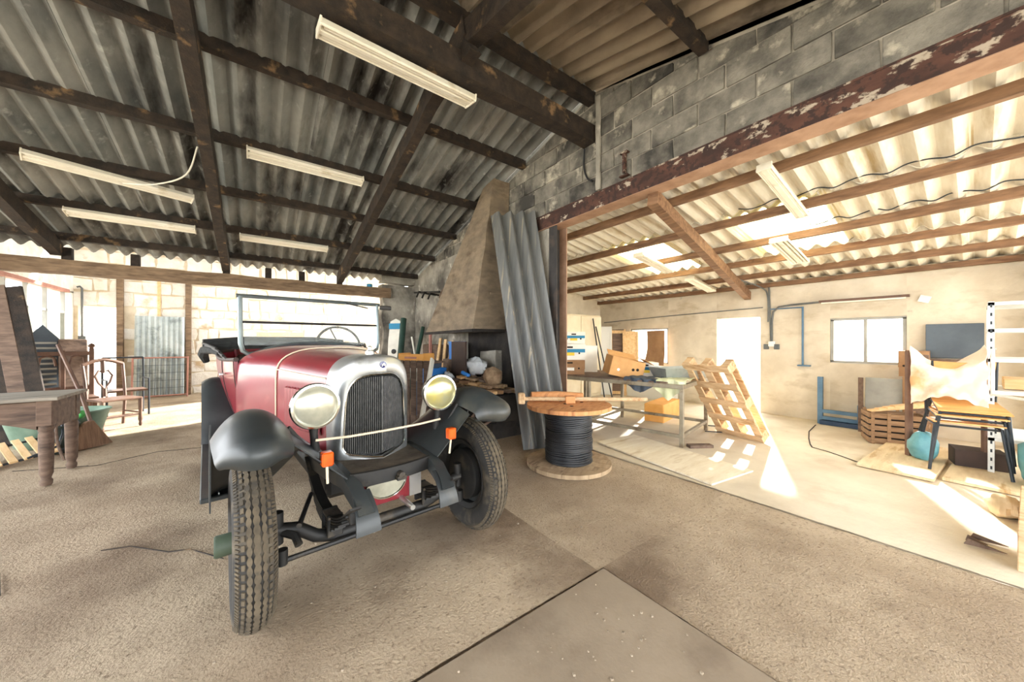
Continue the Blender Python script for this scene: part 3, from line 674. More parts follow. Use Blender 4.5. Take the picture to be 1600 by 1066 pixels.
mat('cable', (28,30,34), (44,46,50), scale=9, rough=.45)
mat('galv_sheet', (96,98,97), (118,118,115), scale=3, stretch=(5,5,.3), rough=.5, metal=.2, c3=(158,148,128), s3=2.6, st3=(7,7,.22), lo3=.60, hi3=.68)
mat('hood_plaster', (114,100,84), (144,128,106), scale=4, stretch=(1,1,2), rough=.95, c3=(96,80,62), s3=2.4, lo3=.55, hi3=.72, bump=.8, bscale=50)
mat('soot', (30,27,25), (54,48,43), scale=5, rough=.95, bump=.5)
mat('brown_panel', (52,38,32), (66,48,40), scale=5, rough=.7)
mat('cardboard', (188,138,84), (206,158,102), scale=5, rough=.9, vary=.05)
mat('cardboard_dark', (146,110,78), (168,130,94), scale=5, rough=.9)
mat('carton_white', (232,228,216), (242,238,228), scale=5, rough=.85)
mat('print_blue', (52,132,170), rough=.8)
mat('lid_green', (84,176,92), rough=.5)
mat('print_yellow', (232,200,70), rough=.8)
mat('hole_dark', (40,32,26), rough=.95)
mat('steel_tube', (132,122,104), (160,150,130), scale=6, rough=.55, metal=.3, c3=(110,90,66), s3=5)
mat('dark_tube', (36,42,48), (52,58,64), scale=6, rough=.5, metal=.3)
mat('cabinet_cream', (226,210,178), (240,228,202), scale=3, rough=.7)
mat('plywood', (208,184,146), (228,208,172), scale=3, stretch=(1,5,1), rough=.8, c3=(178,142,92), s3=2, bump=.15, vary=.05)
mat('pale_ply', (222,208,180), (236,226,204), scale=3, stretch=(1,5,1), rough=.8, c3=(198,176,140), s3=2, lo3=.56, hi3=.72)
mat('seat_ply', (198,142,78), (220,170,104), scale=3, stretch=(1,6,1), rough=.45, vary=.05)
mat('blanket', (232,204,186), (244,224,208), scale=5, rough=.95, c3=(214,160,112), s3=2, bump=.3)
mat('teal_bag', (84,144,156), (116,172,180), scale=5, rough=.5, bump=.3)
mat('zinc', (150,158,156), (182,188,184), scale=4, rough=.45, metal=.5, c3=(120,128,124), s3=5)
mat('angle_iron', (206,208,206), (226,228,224), scale=6, rough=.5, metal=.2)
mat('slate_board', (64,74,84), (80,92,102), scale=3, rough=.5)
mat('grey_board', (150,150,142), (172,172,164), scale=4, rough=.8)
mat('blue_paint', (70,104,132), (92,126,152), scale=5, rough=.6)
mat('dark_cloth', (58,66,76), (80,88,98), scale=9, rough=.95, bump=.4)
mat('dirty_sheet', (196,200,150), (222,222,190), scale=6, rough=.4)
mat('red_paint', (164,112,98), (184,132,116), scale=6, rough=.7)
mat('brush_straw', (118,90,68), (146,114,88), scale=6, stretch=(12,12,1), rough=.95, bump=.6)
mat('green_tub', (96,124,106), (126,150,132), scale=5, rough=.6)
mat('dark_bucket', (40,50,46), (54,64,60), scale=5, rough=.6)
mat('blue_plastic', (34,110,190), (52,130,206), scale=4, rough=.4)
mat('navy_plastic', (18,44,72), (28,58,90), scale=4, rough=.5)
mat('clear_film', (206,210,212), (226,230,230), scale=8, rough=.2, bump=.8, bdist=.02)
mat('green_pipe', (30,56,46), (40,70,58), scale=5, rough=.5)
mat('pvc_white', (206,202,188), (224,220,206), scale=5, rough=.5)
mat('wicker', (136,108,82), (164,134,104), scale=9, stretch=(1,1,6), rough=.9, bump=.5)
mat('rubble', (120,96,72), (168,142,112), scale=9, rough=.95, vary=.25)
mat('conduit', (86,90,90), (108,110,108), scale=5, rough=.6)
mat('translucent_panel', (214,216,206), (232,232,222), scale=5, stretch=(6,6,.5), rough=.6)
translucent('translucent_panel', .5)
mat('window_white', (226,226,220), rough=.5)
mat('pane', (235,242,242), rough=.02, glass=.06)
mat('orange_crate', (214,150,70), (230,172,96), scale=4, rough=.8)
mat('beige_board', (206,178,140), (222,196,160), scale=3, rough=.85)
mat('pebble', (120,106,88), (168,154,134), scale=9, rough=.95, vary=.2)

# ------------------------------------------------------------------ windows and the far doorway
def window(name, y0, y1, z0, z1, x, mull):
    wn_ = struct(name)
    for z_ in (z0, z1): MB().box((x, (y0+y1)/2, z_), (.05, y1-y0+.04, .035)).build('frame_rail', 'grey_board', wn_)
    for y in (y0, y1): MB().box((x, y, (z0+z1)/2), (.05, .035, z1-z0)).build('frame_stile', 'grey_board', wn_)
    if mull: MB().box((x, mull, (z0+z1)/2), (.045, .035, z1-z0)).build('mullion', 'grey_board', wn_)
    ys = [y0, mull, y1] if mull else [y0, y1]
    for a, b in zip(ys, ys[1:]): MB().box((x+.01, (a+b)/2, (z0+z1)/2), (.005, b-a-.03, z1-z0-.03)).build('pane', 'pane', wn_)
window('window_1', .60, 1.35, .95, 1.60, XB+.04, .985)
window('window_2', 4.02, 4.93, .78, 1.54, XB+.04, None)
w3 = struct('window_3')
for y in (8.1, 8.75, 9.4, 10.05, 10.78): MB().box((XL, y, 1.69), (.05, .035, 1.14)).build('mullion', 'grey_board', w3)
for z_ in (1.13, 1.84): MB().box((XL, 9.45, z_), (.05, 2.7, .04)).build('frame_rail', 'window_white', w3)
MB().box((XL+.03, 9.45, 2.27), (.09, 2.8, .06)).build('head_timber', 'red_paint', w3)
for a, b in ((8.1,8.75),(8.75,9.4),(9.4,10.05),(10.05,10.78)):
    MB().box((XL-.02, (a+b)/2, 2.05), (.005, b-a-.05, .38)).build('pane', 'pane', w3)
for a, b in ((8.77,9.2),(9.55,9.9),(10.1,10.76)):
    n = int((b-a)/.076*6)
    MB().shell(lambda u, v: (XL-.03+.009*math.cos(2*math.pi*u*(b-a)/.076), a+(b-a)*u, 1.15+.67*v), n, 1, .004).build('corrugated_panel', 'translucent_panel', w3, smooth=True)
for x, m_ in ((-2.38,'red_paint'),(-1.28,'red_paint')):
    MB().box((x, YF-.09, 1.33), (.10, .10, 2.66)).solo('timber_post', 'tie_timber', 'brown timber post on the whitewashed stone wall, ' + ('left of' if x < -2 else 'right of') + ' the corrugated sheet', 'post', (x, YF-.09, 0), bevel=.008)
MB().box((-1.78, YF-.05, 2.2), (.05, .05, 1.3)).solo('timber_batten', 'pale_wood', 'thin pale batten fixed on the stone wall above the corrugated sheet', 'batten', (-1.78, YF-.05, 1.55))
n = 64
MB().shell(lambda u, v: (-2.15+.81*u, YF-.20+.10*(v-.5)*1.0+.016*max(-.6, math.cos(2*math.pi*u*9)), .012+1.82*v), 110, 1, .004).solo('corrugated_sheet', 'zinc', 'pale zinc corrugated sheet standing against the white stone wall', 'sheet', (-1.75, YF-.25, 0), smooth=True)
g = thing('metal_gate', 'low pinkish mesh gate leaning in front of the pale corrugated sheet', 'gate', (-1.7, 10.85, 0), rot=(R(-6),0,0))
for a, b in (((-.44,.9),(.44,.9)),((-.44,.05),(.44,.05))): MB().tube([(a[0],0,a[1]),(b[0],0,b[1])], .016, 8).build('rail', 'red_paint', g, smooth=True)
for x in (-.44,.44): MB().tube([(x,0,0),(x,0,.92)], .016, 8).build('stile', 'red_paint', g, smooth=True)
for i in range(9): MB().tube([(-.36+.09*i,0,.05),(-.36+.09*i,0,.9)], .005, 5).build('bar', 'dark_tube', g)
for i in range(4): MB().tube([(-.44,0,.22+.17*i),(.44,0,.22+.17*i)], .004, 5).build('bar', 'dark_tube', g)
MB().tube([(-3.0,YF-.06,2.40),(-2.96,YF-.06,2.42),(-2.93,YF-.06,2.38),(-2.93,YF-.06,1.35)], .018, 8).box((-2.93,YF-.05,1.32),(.10,.06,.12)).solo('conduit_pipe', 'conduit', 'bent grey conduit running down the corner by the window band', 'pipe', (-2.93,YF-.06,1.26), smooth=True)
# boards standing behind the car by the white wall
MB().box((.55, YF-.12, .75), (1.05, .03, 1.5), (R(-4),0,0)).solo('hardboard_panel', 'beige_board', 'tan hardboard panel leaning on the white wall behind the windscreen', 'board', (.55, YF-.17, 0))
MB().box((1.35, YF-.14, .80), (.5, .04, 1.6), (R(-5),0,0)).solo('cream_slab', 'cabinet_cream', 'pale cream panel leaning beside the tan hardboard behind the windscreen', 'board', (1.35, YF-.2, 0))

# ------------------------------------------------------------------ strip lamps
def strip_lamp(label, loc, rot, group, ln=1.24, wd=.17):
    t = thing('strip_lamp', label, 'lamp', loc, rot=rot, group=group)
    MB().prism([(-wd/2,.0),(-wd/2+.012,-.012),(-wd*.30,.022),(-.028,.022),(-.022,-.012),(.022,-.012),(.028,.022),(wd*.30,.022),(wd/2-.012,-.012),(wd/2,.0),(wd*.36,.05),(-wd*.36,.05)], lambda a, b, d: (d, a, b), -ln/2, ln/2).build('reflector', 'white_enamel', t, bevel=.002)
    for s in (-1, 1):
        MB().tube([(-ln/2+.03, s*wd*.27, .004),(ln/2-.03, s*wd*.27, .004)], .013, 10).build('tube', 'tube_glass', t, smooth=True)
        MB().box((s*(ln/2-.006), 0, .016), (.014, wd*.94, .065)).build('end_cap', 'white_enamel', t, bevel=.003)
    return t
SA = math.atan(-SL)
strip_lamp('large twin strip lamp fixed along the ridge girder, nearest the camera', (.97, 2.76, 3.45), (R(10),0,R(1)), 'strip lamps of the hall', wd=.20)
strip_lamp('strip lamp under the dark roof right of the near rafter, above the windscreen', (.54, 4.93, zroof(4.93)-.12), (SA,0,0), 'strip lamps of the hall')
strip_lamp('long strip lamp hanging askew at the far left under the dark roof', (-1.28, 5.93, zroof(5.93)-.15), (SA*.6,R(2),R(15)), 'strip lamps of the hall', ln=1.3)
strip_lamp('strip lamp on the purlin just above the timber tie beam at left', (-1.33, 6.93, zroof(6.93)-.12), (SA,0,0), 'strip lamps of the hall')
strip_lamp('strip lamp near the eave between the two dark rafters', (.42, 6.95, zroof(6.95)-.12), (SA,0,0), 'strip lamps of the hall')
AA = math.atan(AS)
strip_lamp('white strip lamp under the annex roof nearest the rusty lintel', (4.0, 1.08, za(4.0)-.10), (0,AA,0), 'strip lamps of the annex', ln=1.1, wd=.12)
strip_lamp('white strip lamp under the larger annex skylight', (5.5, 1.43, za(5.5)-.10), (0,AA,0), 'strip lamps of the annex', ln=.9, wd=.2)
strip_lamp('strip lamp under the smaller annex skylight left of the slanting rafter', (5.05, 3.04, za(5.05)-.10), (0,AA,0), 'strip lamps of the annex', ln=.9, wd=.17)
strip_lamp('strip lamp close to the annex back wall above the doorway', (6.4, 2.95, za(6.4)-.10), (0,AA,0), 'strip lamps of the annex', ln=.85, wd=.17)
t = thing('wall_lamp', 'thin tube lamp on the annex wall above the window', 'lamp', (XB-.05, 1.02, 1.88))
MB().box((0,0,.01), (.05,.94,.035)).build('batten', 'chair_wood', t); MB().tube([(-.02,-.44,-.018),(-.02,.44,-.018)], .013, 8).build('tube', 'tube_glass', t, smooth=True)
# wires and hooks
def wire(name, label, pts, r, m='conduit', cat='cable'):
    P = [Vector(p) for p in pts]; Q = []
    for i in range(len(P)-1):
        p0, p1, p2, p3 = P[max(0,i-1)], P[i], P[i+1], P[min(len(P)-1,i+2)]
        for k in range(6):
            f = k/6; Q.append(.5*((2*p1)+(p2-p0)*f+(2*p0-5*p1+4*p2-p3)*f*f+(3*p1-p0-3*p2+p3)*f**3))
    Q.append(P[-1]); return MB().tube(Q, r, 6).solo(name, m, label, cat, tuple(P[-1]), smooth=True)
wire('loose_cable', 'pale loose cable drooping between the rafter and the askew strip lamp', [(-.50,5.0,3.36),(-.62,5.25,3.12),(-.9,5.5,3.03),(-1.2,5.75,3.05)], .008, 'pvc_white')
wire('dangling_cable', 'black cable dangling on the block wall under the girder end', [(XW-.03,2.72,3.5),(XW-.03,2.73,3.3),(XW-.03,2.68,3.15),(XW-.035,2.60,3.08)], .011, 'cable')
wire('wall_cable', 'dark cable looping down the annex roof to the back wall', [(6.0,2.45,za(6.0)-.06),(6.5,2.35,za(6.5)-.06),(7.1,2.22,2.18),(7.15,2.17,2.0),(7.16,2.17,1.6)], .012)
wire('hanging_wire', 'tan wire hanging across the top right of the block wall', [(XW-.04,.30,3.42),(XW-.05,.0,3.28),(XW-.05,-.3,3.24),(XW-.04,-.7,3.3)], .008, 'brush_straw')
hk = thing('iron_bracket', 'small rusty iron bracket on the block wall above the lintel', 'bracket', (XW-.03, 2.18, 2.95))
for a, b in (((0,0,.03),(.05,.10,.012)),((0,0,.16),(.04,.025,.2)),((0,0,.27),(.05,.09,.012))): MB().box(a, b).build('plate', 'rust_steel', hk)
cp = thing('conduit_run', 'dark conduit elbow and switch boxes on the annex wall right of the doorway', 'pipe', (XB-.03, 2.12, 1.15))
MB().tube([(XB-.03,1.47,1.885),(XB-.03,1.85,1.87),(XB-.03,2.02,1.85),(XB-.03,2.10,1.77),(XB-.03,2.12,1.6),(XB-.03,2.12,1.22)], .016, 8).build('conduit', 'conduit', cp, smooth=True, world=True)
MB().tube([(XB-.03,2.16,2.2),(XB-.03,2.15,1.9),(XB-.03,2.13,1.22)], .014, 8).build('conduit', 'conduit', cp, smooth=True, world=True)
for y in (2.20, 2.05): MB().box((XB-.03, y, 1.17), (.05,.07,.09)).build('switch_box', 'conduit', cp, world=True, bevel=.006)
MB().box((XB-.03, 2.12, 1.22), (.05,.09,.09)).build('junction_box', 'window_white', cp, world=True, bevel=.006)
MB().tube([(XB-.03,2.15,1.82),(XB-.03,1.70,1.82)], .010, 8).tube([(XB-.03,1.70,1.83),(XB-.03,1.70,.88)], .014, 8).box((XB-.04,1.68,.87),(.08,.16,.02)).solo('wall_pipe', 'blue_paint', 'slim blue-grey pipe bending down the annex wall to a small shelf', 'pipe', (XB-.03,1.7,.86), smooth=True)
MB().tube([(XB-.03,5.7,1.74),(XB-.03,4.0,1.81),(XB-.03,2.25,1.86)], .009, 6).solo('wall_wire', 'conduit', 'long thin wire strung along the annex wall above the doorway', 'wire', (XB-.03,4.0,1.8))
MB().box((XB-.02,.42,1.83), (.02,.10,.09),(R(20),0,0)).solo('paper_notice', 'carton_white', 'small white paper tacked crooked on the annex wall', 'paper', (XB-.02,.42,1.79))

# ------------------------------------------------------------------ hearth with its hood
hd = thing('forge_hood', 'tapered brown plaster hood of the hearth rising along the wall to the roof', 'hood', (XW, 5.2, 1.40))
A0 = [(2.52,4.34,1.43),(2.52,6.07,1.41),(3.09,6.07,1.41),(3.09,4.34,1.43)]; A1 = [(2.80,4.22,3.66),(2.80,4.52,3.60),(3.09,4.52,3.60),(3.09,4.22,3.66)]
rg = []
for i in range(25):
    f = i/24; ring = []
    for e in range(4):
        for k in range(8):
            g_ = k/8; p = Vector(A0[e]).lerp(Vector(A1[e]), f); q = Vector(A0[(e+1)%4]).lerp(Vector(A1[(e+1)%4]), f); c = p.lerp(q, g_)
            dn = .022*noise.noise(c*3.1)+.008*noise.noise(c*11); c = c+Vector((dn if e in (0,2) else 0, dn if e in (1,3) else 0, 0))
            if c.x > 3.07: c.x = 3.09
            ring.append(c)
    rg.append(ring)
MB().loft(rg, True, (True, False)).build('hood_body', 'hood_plaster', hd, world=True, smooth=True, angle=50)
for a, b in (((2.515,4.32,1.425),(2.515,6.08,1.405)),((2.515,4.33,1.425),(3.09,4.33,1.425))): MB().beam(a, b, .035, .045).build('lip_bar', 'soot', hd, world=True)
MB().box((2.90,4.30,1.98),(.22,.04,.03)).build('ledge', 'hood_plaster', hd, world=True)
h_ = thing('hearth', 'sooty masonry hearth table below the brown hood', 'hearth', (2.75, 4.9, 0))
rough((2.74,4.40,.50), (.68,1.50,.12), amp=.02, seed=11).build('hearth_slab', 'soot', h_, world=True)
for y in (3.85, 4.98): rough((2.78,y,.22), (.55,.28,.44), amp=.02, seed=y).build('hearth_pier', 'soot', h_, world=True)
MB().box((2.74,4.40,.10),(.6,1.4,.2)).build('hearth_base', 'soot', h_, world=True)
MB().box((3.085,4.7,1.0),(.03,1.5,.85)).build('fire_back', 'soot', h_, world=True)
rough((3.02,4.62,.86), (.14,.45,.5), amp=.04, seed=3).solo('rubble_stone', 'plaster_grey', 'pale rough masonry block at the back of the hearth under the hood', 'stone', (3.02,4.62,.57), smooth=True)
MB().box((2.60,4.92,.90),(.03,.46,.72)).solo('steel_plate', 'brown_panel', 'dark brown upright metal plate under the hood', 'plate', (2.60,4.92,.56))
# litter on the hearth
random.seed(21)
nm = [('wood_scrap','scrap'),('wood_scrap','scrap')]
kinds = ['pale','brown','grey','dark']
LK = [('rubble','lump of brown rubble'),('old_wood','scrap of dark weathered wood'),('cardboard_dark','torn piece of brown cardboard'),('pale_wood','chip of pale wood')]
i = 0
for lay_, (xs, ys) in enumerate((([2.45,2.57,2.69,2.81], [3.80,4.10,4.40,4.70,5.0]), ([2.50,2.62,2.74], [3.95,4.27,4.59,4.91]), ([2.55,2.68], [4.10,4.42,4.74]))):
    for xx in xs:
        for yy in ys:
            i += 1; m_, lb = LK[(i*7+lay_) % 4]
            d = (random.uniform(.07,.105), random.uniform(.16,.26), random.uniform(.03,.045)); rot = (random.uniform(-.06,.06), random.uniform(-.12,.12), random.uniform(-.25,.25))
            o = MB().box((0,0,0), d, rot).build('wood_scrap', m_, None, bevel=.004, loc=(xx+random.uniform(-.01,.01),yy+random.uniform(-.02,.02),.598+.058*lay_))
            tag(o, lb+' in the litter heap on the hearth', 'scrap', 'litter on the hearth')
def blob(name, m, label, cat, c, r, seed, amp=.25, base=None, flat=.0):
    V = MB(); nu, nv = 20, 12; rings_ = []
    for j in range(nv+1):
        a = math.pi*j/nv; ring = []
        for i in range(nu):
            b = 2*math.pi*i/nu; d = Vector((math.sin(a)*math.cos(b), math.sin(a)*math.sin(b), -math.cos(a))); k = 1+amp*noise.noise(d*1.7+Vector((seed,0,0)))+amp*.5*noise.noise(d*5+Vector((0,seed,0)))
            z_ = d.z*k*r[2]; ring.append(Vector((c[0]+d.x*k*r[0], c[1]+d.y*k*r[1], max(c[2]+z_, (base if base is not None else -9)))))
        rings_.append(ring)
    return V.loft(rings_, True, (True, True)).solo(name, m, label, cat, (c[0], c[1], c[2]-r[2]), smooth=True)
blob('plastic_bag', 'clear_film', 'crumpled clear plastic bag lying on the hearth litter', 'bag', (2.74,4.62,.88), (.12,.26,.13), 3.3, .35)
blob('plastic_wrap', 'clear_film', 'small clear plastic wrap at the left edge of the hearth', 'bag', (2.46,5.02,.69), (.08,.12,.09), 8.1, .35)
blob('burlap_sack', 'rubble', 'brown sack slumped at the right end of the hearth', 'sack', (2.62,3.98,.78), (.12,.16,.13), 5.5, .2)
MB().box((2.46,4.45,.79),(.06,.16,.05),(.3,.2,.4)).solo('blue_bottle', 'blue_plastic', 'bright blue plastic scrap in the hearth litter', 'scrap', (2.46,4.45,.74), bevel=.015)
for i, (a, b) in enumerate((((2.10,4.05,.01),(2.36,3.64,.58)),((2.0,3.85,.01),(2.36,3.50,.34)),((2.15,4.4,.01),(2.36,3.95,.5)))):
    MB().beam(a, b, .09, .025).solo('loose_plank', 'old_wood', ['steep grey plank propped on the hearth beside the leaning sheet','low plank slanting behind the leaning corrugated sheet','dark plank half hidden behind the front wheel under the hearth'][i], 'plank', a)
# bins, crates and boards left of the hearth
def bin_(label, loc, rz, m, d=(.34,.26,.22)):
    t = thing('plastic_bin', label, 'bin', loc, rz); x, y, z_ = d
    for q in ((0,0,.006,x,y,.012),(0,y/2-.006,z_/2,x,.012,z_),(0,-y/2+.006,z_/2,x,.012,z_),(x/2-.006,0,z_/2,.012,y,z_),(-x/2+.006,0,z_/2,.012,y,z_)): MB().box(q[:3], q[3:]).build('side' if q[2] > .01 else 'base', m, t)
    MB().tube([(-x/2,-y/2,z_),(x/2,-y/2,z_),(x/2,y/2,z_),(-x/2,y/2,z_)], .012, 6, closed=True).build('rim', m, t); return t
MB().box((2.38,5.44,.30),(.42,.5,.6)).solo('tool_chest', 'navy_plastic', 'dark navy chest standing left of the hearth', 'chest', (2.38,5.44,0), bevel=.03)
bin_('bright blue plastic bin on the navy chest', (2.34,5.32,.60), R(8), 'blue_plastic')
bin_('dark navy bin tilted behind the bright blue bin', (2.42,5.56,.60), R(-20), 'navy_plastic', (.3,.24,.3))
bin_('blue plastic bin hanging high beside the brown plate', (2.85,5.45,.95), R(4), 'blue_plastic', (.22,.2,.3))
MB().box((2.87,5.50,.475),(.3,.5,.95)).solo('wooden_stand', 'old_wood', 'low wooden stand under the high blue bin', 'stand', (2.87,5.50,0))
cr = thing('slatted_crate', 'upright crate of weathered grey-brown slats behind the radiator', 'crate', (1.86,5.05,0), R(-62))
for i in range(6): MB().box((-.30+.12*i,0,.49),(.095,.02,.98)).build('slat', 'old_wood', cr, bevel=.003)
for z_ in (.1,.9): MB().box((0,.03,z_),(.72,.04,.07)).build('rail', 'old_wood', cr, bevel=.003)
MB().box((0,.2,.05),(.7,.36,.03)).build('base', 'old_wood', cr); MB().box((0,.2,.95),(.7,.36,.03)).build('top_board', 'old_wood', cr)
MB().beam((1.62,4.15,.02),(1.98,4.52,1.02), .10, .03, (1,-1,0)).solo('white_plank', 'pvc_white', 'white plank leaning on the slatted crate beside the right headlamp', 'plank', (1.62,4.15,.0), bevel=.004)
oc = thing('fruit_crate', 'small orange wooden fruit crate on top of the slatted crate', 'crate', (1.98,5.12,.97), R(-60))
for s in (-1,1):
    MB().box((0,s*.13,.05),(.46,.012,.09)).build('side', 'orange_crate', oc); MB().box((s*.225,0,.06),(.012,.26,.11)).build('end', 'orange_crate', oc)
MB().box((0,0,.006),(.46,.26,.01)).build('bottom', 'orange_crate', oc); MB().box((0,-.138,.05),(.22,.003,.03)).build('print', 'red_paint', oc)
ib = thing('ironing_board', 'white board with a blue end and a round knob, standing behind the windscreen edge', 'board', (2.28,7.25,0), R(-55), )
MB().prism([(-.14,0),(.14,0),(.16,1.3),(.13,1.68),(.0,1.74),(-.13,1.68),(-.16,1.3)], lambda a, b, d: (a, d+.08*b, b), -.02, .02).build('panel', 'pvc_white', ib)
MB().box((0,.10,1.58),(.27,.05,.12)).build('blue_end', 'print_blue', ib); MB().lathe([(.0,-.06),(.05,-.05),(.05,0)], T(0,.09,1.05) @ MY(), 16).build('knob', 'chassis_black', ib)
MB().tube([(2.08,6.4,.0),(2.42,6.95,1.72)], .06, 12).solo('green_pipe', 'green_pipe', 'thick dark green pipe leaning behind the radiator cap', 'pipe', (2.08,6.4,0), smooth=True)
MB().tube([(2.20,6.2,.0),(2.75,6.75,1.55)], .04, 12).solo('green_rail', 'green_pipe', 'thinner dark green pole leaning right of the thick green pipe', 'pipe', (2.20,6.2,0), smooth=True)
MB().tube([(2.55,6.2,.0),(2.42,6.5,1.35)], .018, 8).solo('pale_rod', 'pvc_white', 'thin pale rod leaning among the green pipes', 'rod', (2.55,6.2,0), smooth=True)
MB().box((2.78,6.45,.72),(.05,.05,1.44)).solo('pink_post', 'red_paint', 'pinkish upright post left of the hearth hood', 'post', (2.78,6.45,0), bevel=.005)
MB().box((2.95,6.6,.6),(.25,.7,1.2)).solo('old_cupboard', 'old_wood', 'dim wooden cupboard against the wall behind the pipes', 'cupboard', (2.95,6.6,0), bevel=.01)
for i, (p, q) in enumerate((((2.55,5.9,.0),(2.80,6.02,1.32)),((2.62,5.7,.0),(2.82,5.85,1.30)),((2.70,5.98,.0),(2.92,5.75,1.28)))):
    MB().beam(p, q, .05, .03).solo('timber_stick', 'pale_wood', ['left','middle','right'][i]+' one of three wooden sticks leaning under the hood by the wall', 'stick', p)
wire('hose_coil', 'brown hose looped over hooks on the wall beside the hood', [(3.0,6.5,2.15),(2.97,6.2,2.3),(2.97,5.95,2.2),(2.97,5.9,1.95),(2.97,6.1,1.85),(2.97,6.3,1.95),(2.97,6.35,2.1)], .025, 'old_wood', 'hose')
mb = MB()
for y, z_ in ((7.2,2.3),(6.9,2.25),(6.6,2.2)): mb.tube([(3.09,y,z_),(2.8,y-.1,z_+.02),(2.74,y-.12,z_-.1)], .02, 6)
mb.tube([(2.86,7.5,2.35),(2.86,6.2,2.22)], .022, 6)
mb.solo('iron_rack', 'chassis_black', 'dark iron rack with hooks high on the wall left of the hood', 'rack', (3.0,6.9,2.2), smooth=True)
MB().lathe([(.0,0),(.06,0),(.06,.06),(.05,.07),(0,.075)], T(2.05,8.1,2.475), 16).solo('blue_tin', 'print_blue', 'small blue tin on the end of the timber tie beam', 'tin', (2.05,8.1,2.475), smooth=True)

# ------------------------------------------------------------------ leaning corrugated sheet
BLc, BRc, TLc, TRc = Vector((2.50,3.12,.01)), Vector((3.04,2.93,.01)), Vector((2.70,4.12,3.08)), Vector((3.04,3.60,3.02))
nn_ = (BRc-BLc).cross(TLc-BLc).normalized()
def lsheet(u, v):
    p = BLc.lerp(BRc, u).lerp(TLc.lerp(TRc, u), v); return p+nn_*(.048*math.cos(2*math.pi*u*3.5+math.pi)+.006*noise.noise(Vector((u*4,v*3,0))))
MB().shell(lsheet, 56, 16, .008).solo('leaning_corrugated_sheet', 'galv_sheet', 'tall grey corrugated roofing sheet leaning against the hearth hood', 'sheet', (2.75,3.05,0), smooth=True)

# ------------------------------------------------------------------ cable drum
SP = (2.60, 2.52)
sp = thing('cable_drum', 'wooden cable drum wound with black cable in front of the leaning sheet', 'cable drum', (SP[0],SP[1],0), R(25))
def flange(z0, m, name):
    nb_ = 7; wdt = .86/nb_
    for i in range(nb_):
        xa = -.43+wdt*i+.002; xb__ = xa+wdt-.004; pts = []
        for k in range(7): x = xa+(xb__-xa)*k/6; pts.append((x, -math.sqrt(max(.0004, .43**2-x*x))))
        for k in range(7): x = xb__+(xa-xb__)*k/6; pts.append((x, math.sqrt(max(.0004, .43**2-x*x))))
        MB().prism(pts, lambda a, b, d: (a, b, d), z0, z0+.04).build(name, m, sp, bevel=.002)
flange(.002, 'spool_wood_grey', 'base_plank'); flange(.585, 'spool_wood', 'top_plank')
MB().lathe([(.19,.04),(.19,.585)], None, 24).build('core', 'old_wood', sp)
random.seed(4); P = []; turns = 30
for i in range(turns*26+1):
    a = 2*math.pi*i/26; z_ = .052+.52*(i/(turns*26)); P.append((math.cos(a)*(.230+.012*noise.noise(Vector((z_*40,math.cos(a),math.sin(a))))), math.sin(a)*(.230+.012*noise.noise(Vector((z_*40,math.cos(a),math.sin(a))))), z_+.014*noise.noise(Vector((math.cos(a)*1.5,math.sin(a)*1.5,z_*14)))))
MB().tube(P, .0115, 6).lathe([(.22,.042),(.22,.583)], None, 32).build('cable', 'cable', sp, smooth=True)
for x, y in ((-.05,.02),(.12,-.1),(.09,.12),(-.14,-.08)): MB().lathe([(.018,0),(.018,.004),(0,.004)], T(x,y,.624), 12).build('bolt_hole', 'hole_dark', sp)
ml = thing('long_mallet', 'long wooden mallet lying across the top of the cable drum', 'mallet', (2.6,2.5,.626), R(-35.5))
MB().box((-.50,0,.055),(.07,.09,.11)).build('head', 'pallet_wood', ml, bevel=.01); MB().tube([(-.47,0,.05),(.80,0,.04)], .020, 8).build('handle', 'pallet_wood', ml, smooth=True); MB().box((.0,.0,.04),(.10,.07,.075)).build('collar', 'spool_wood', ml, bevel=.006)
MB().tube([(2.38,2.86,.675),(2.62,2.72,.672),(2.85,2.55,.668)], [.05,.055,.04], 10).solo('wood_log', 'spool_wood', 'rough round timber lying behind the mallet on the drum', 'log', (2.62,2.72,.628), smooth=True)

# ------------------------------------------------------------------ annex work bench and what lies on it
BX = thing('steel_bench', 'welded grey steel bench frame in the annex behind the cable drum', 'bench', (4.08,2.10,0), math.atan2(1.75,-.33)-math.pi/2)
BLn, BWd, BHt = 1.95, 1.08, .74
for x in (0, BWd):
    for y in (0, 1.25, BLn): MB().box((x,y,BHt/2),(.045,.045,BHt)).build('leg', 'steel_tube', BX, bevel=.004)
for x in (0, BWd):
    MB().box((x,BLn/2,.13),(.04,BLn,.04)).build('low_rail', 'steel_tube', BX, bevel=.004); MB().box((x,BLn/2,BHt-.02),(.05,BLn+.05,.05)).build('top_rail', 'steel_tube', BX, bevel=.004)
for y in (0, 1.25, BLn): MB().box((BWd/2,y,.13),(BWd,.04,.04)).build('low_rail', 'steel_tube', BX, bevel=.004); MB().box((BWd/2,y,BHt-.02),(BWd,.05,.05)).build('top_rail', 'steel_tube', BX, bevel=.004)
MB().box((BWd/2,1.05,BHt+.012),(BWd*.98,1.75,.022)).build('bench_board', 'old_wood', BX)
bm_ = Matrix.Translation(BX.location) @ BX.rotation_euler.to_matrix().to_4x4()
def onb(x, y, z_=BHt+.023): p = bm_ @ Vector((x,y,z_)); return (p.x, p.y, p.z)
brz = BX.rotation_euler.z
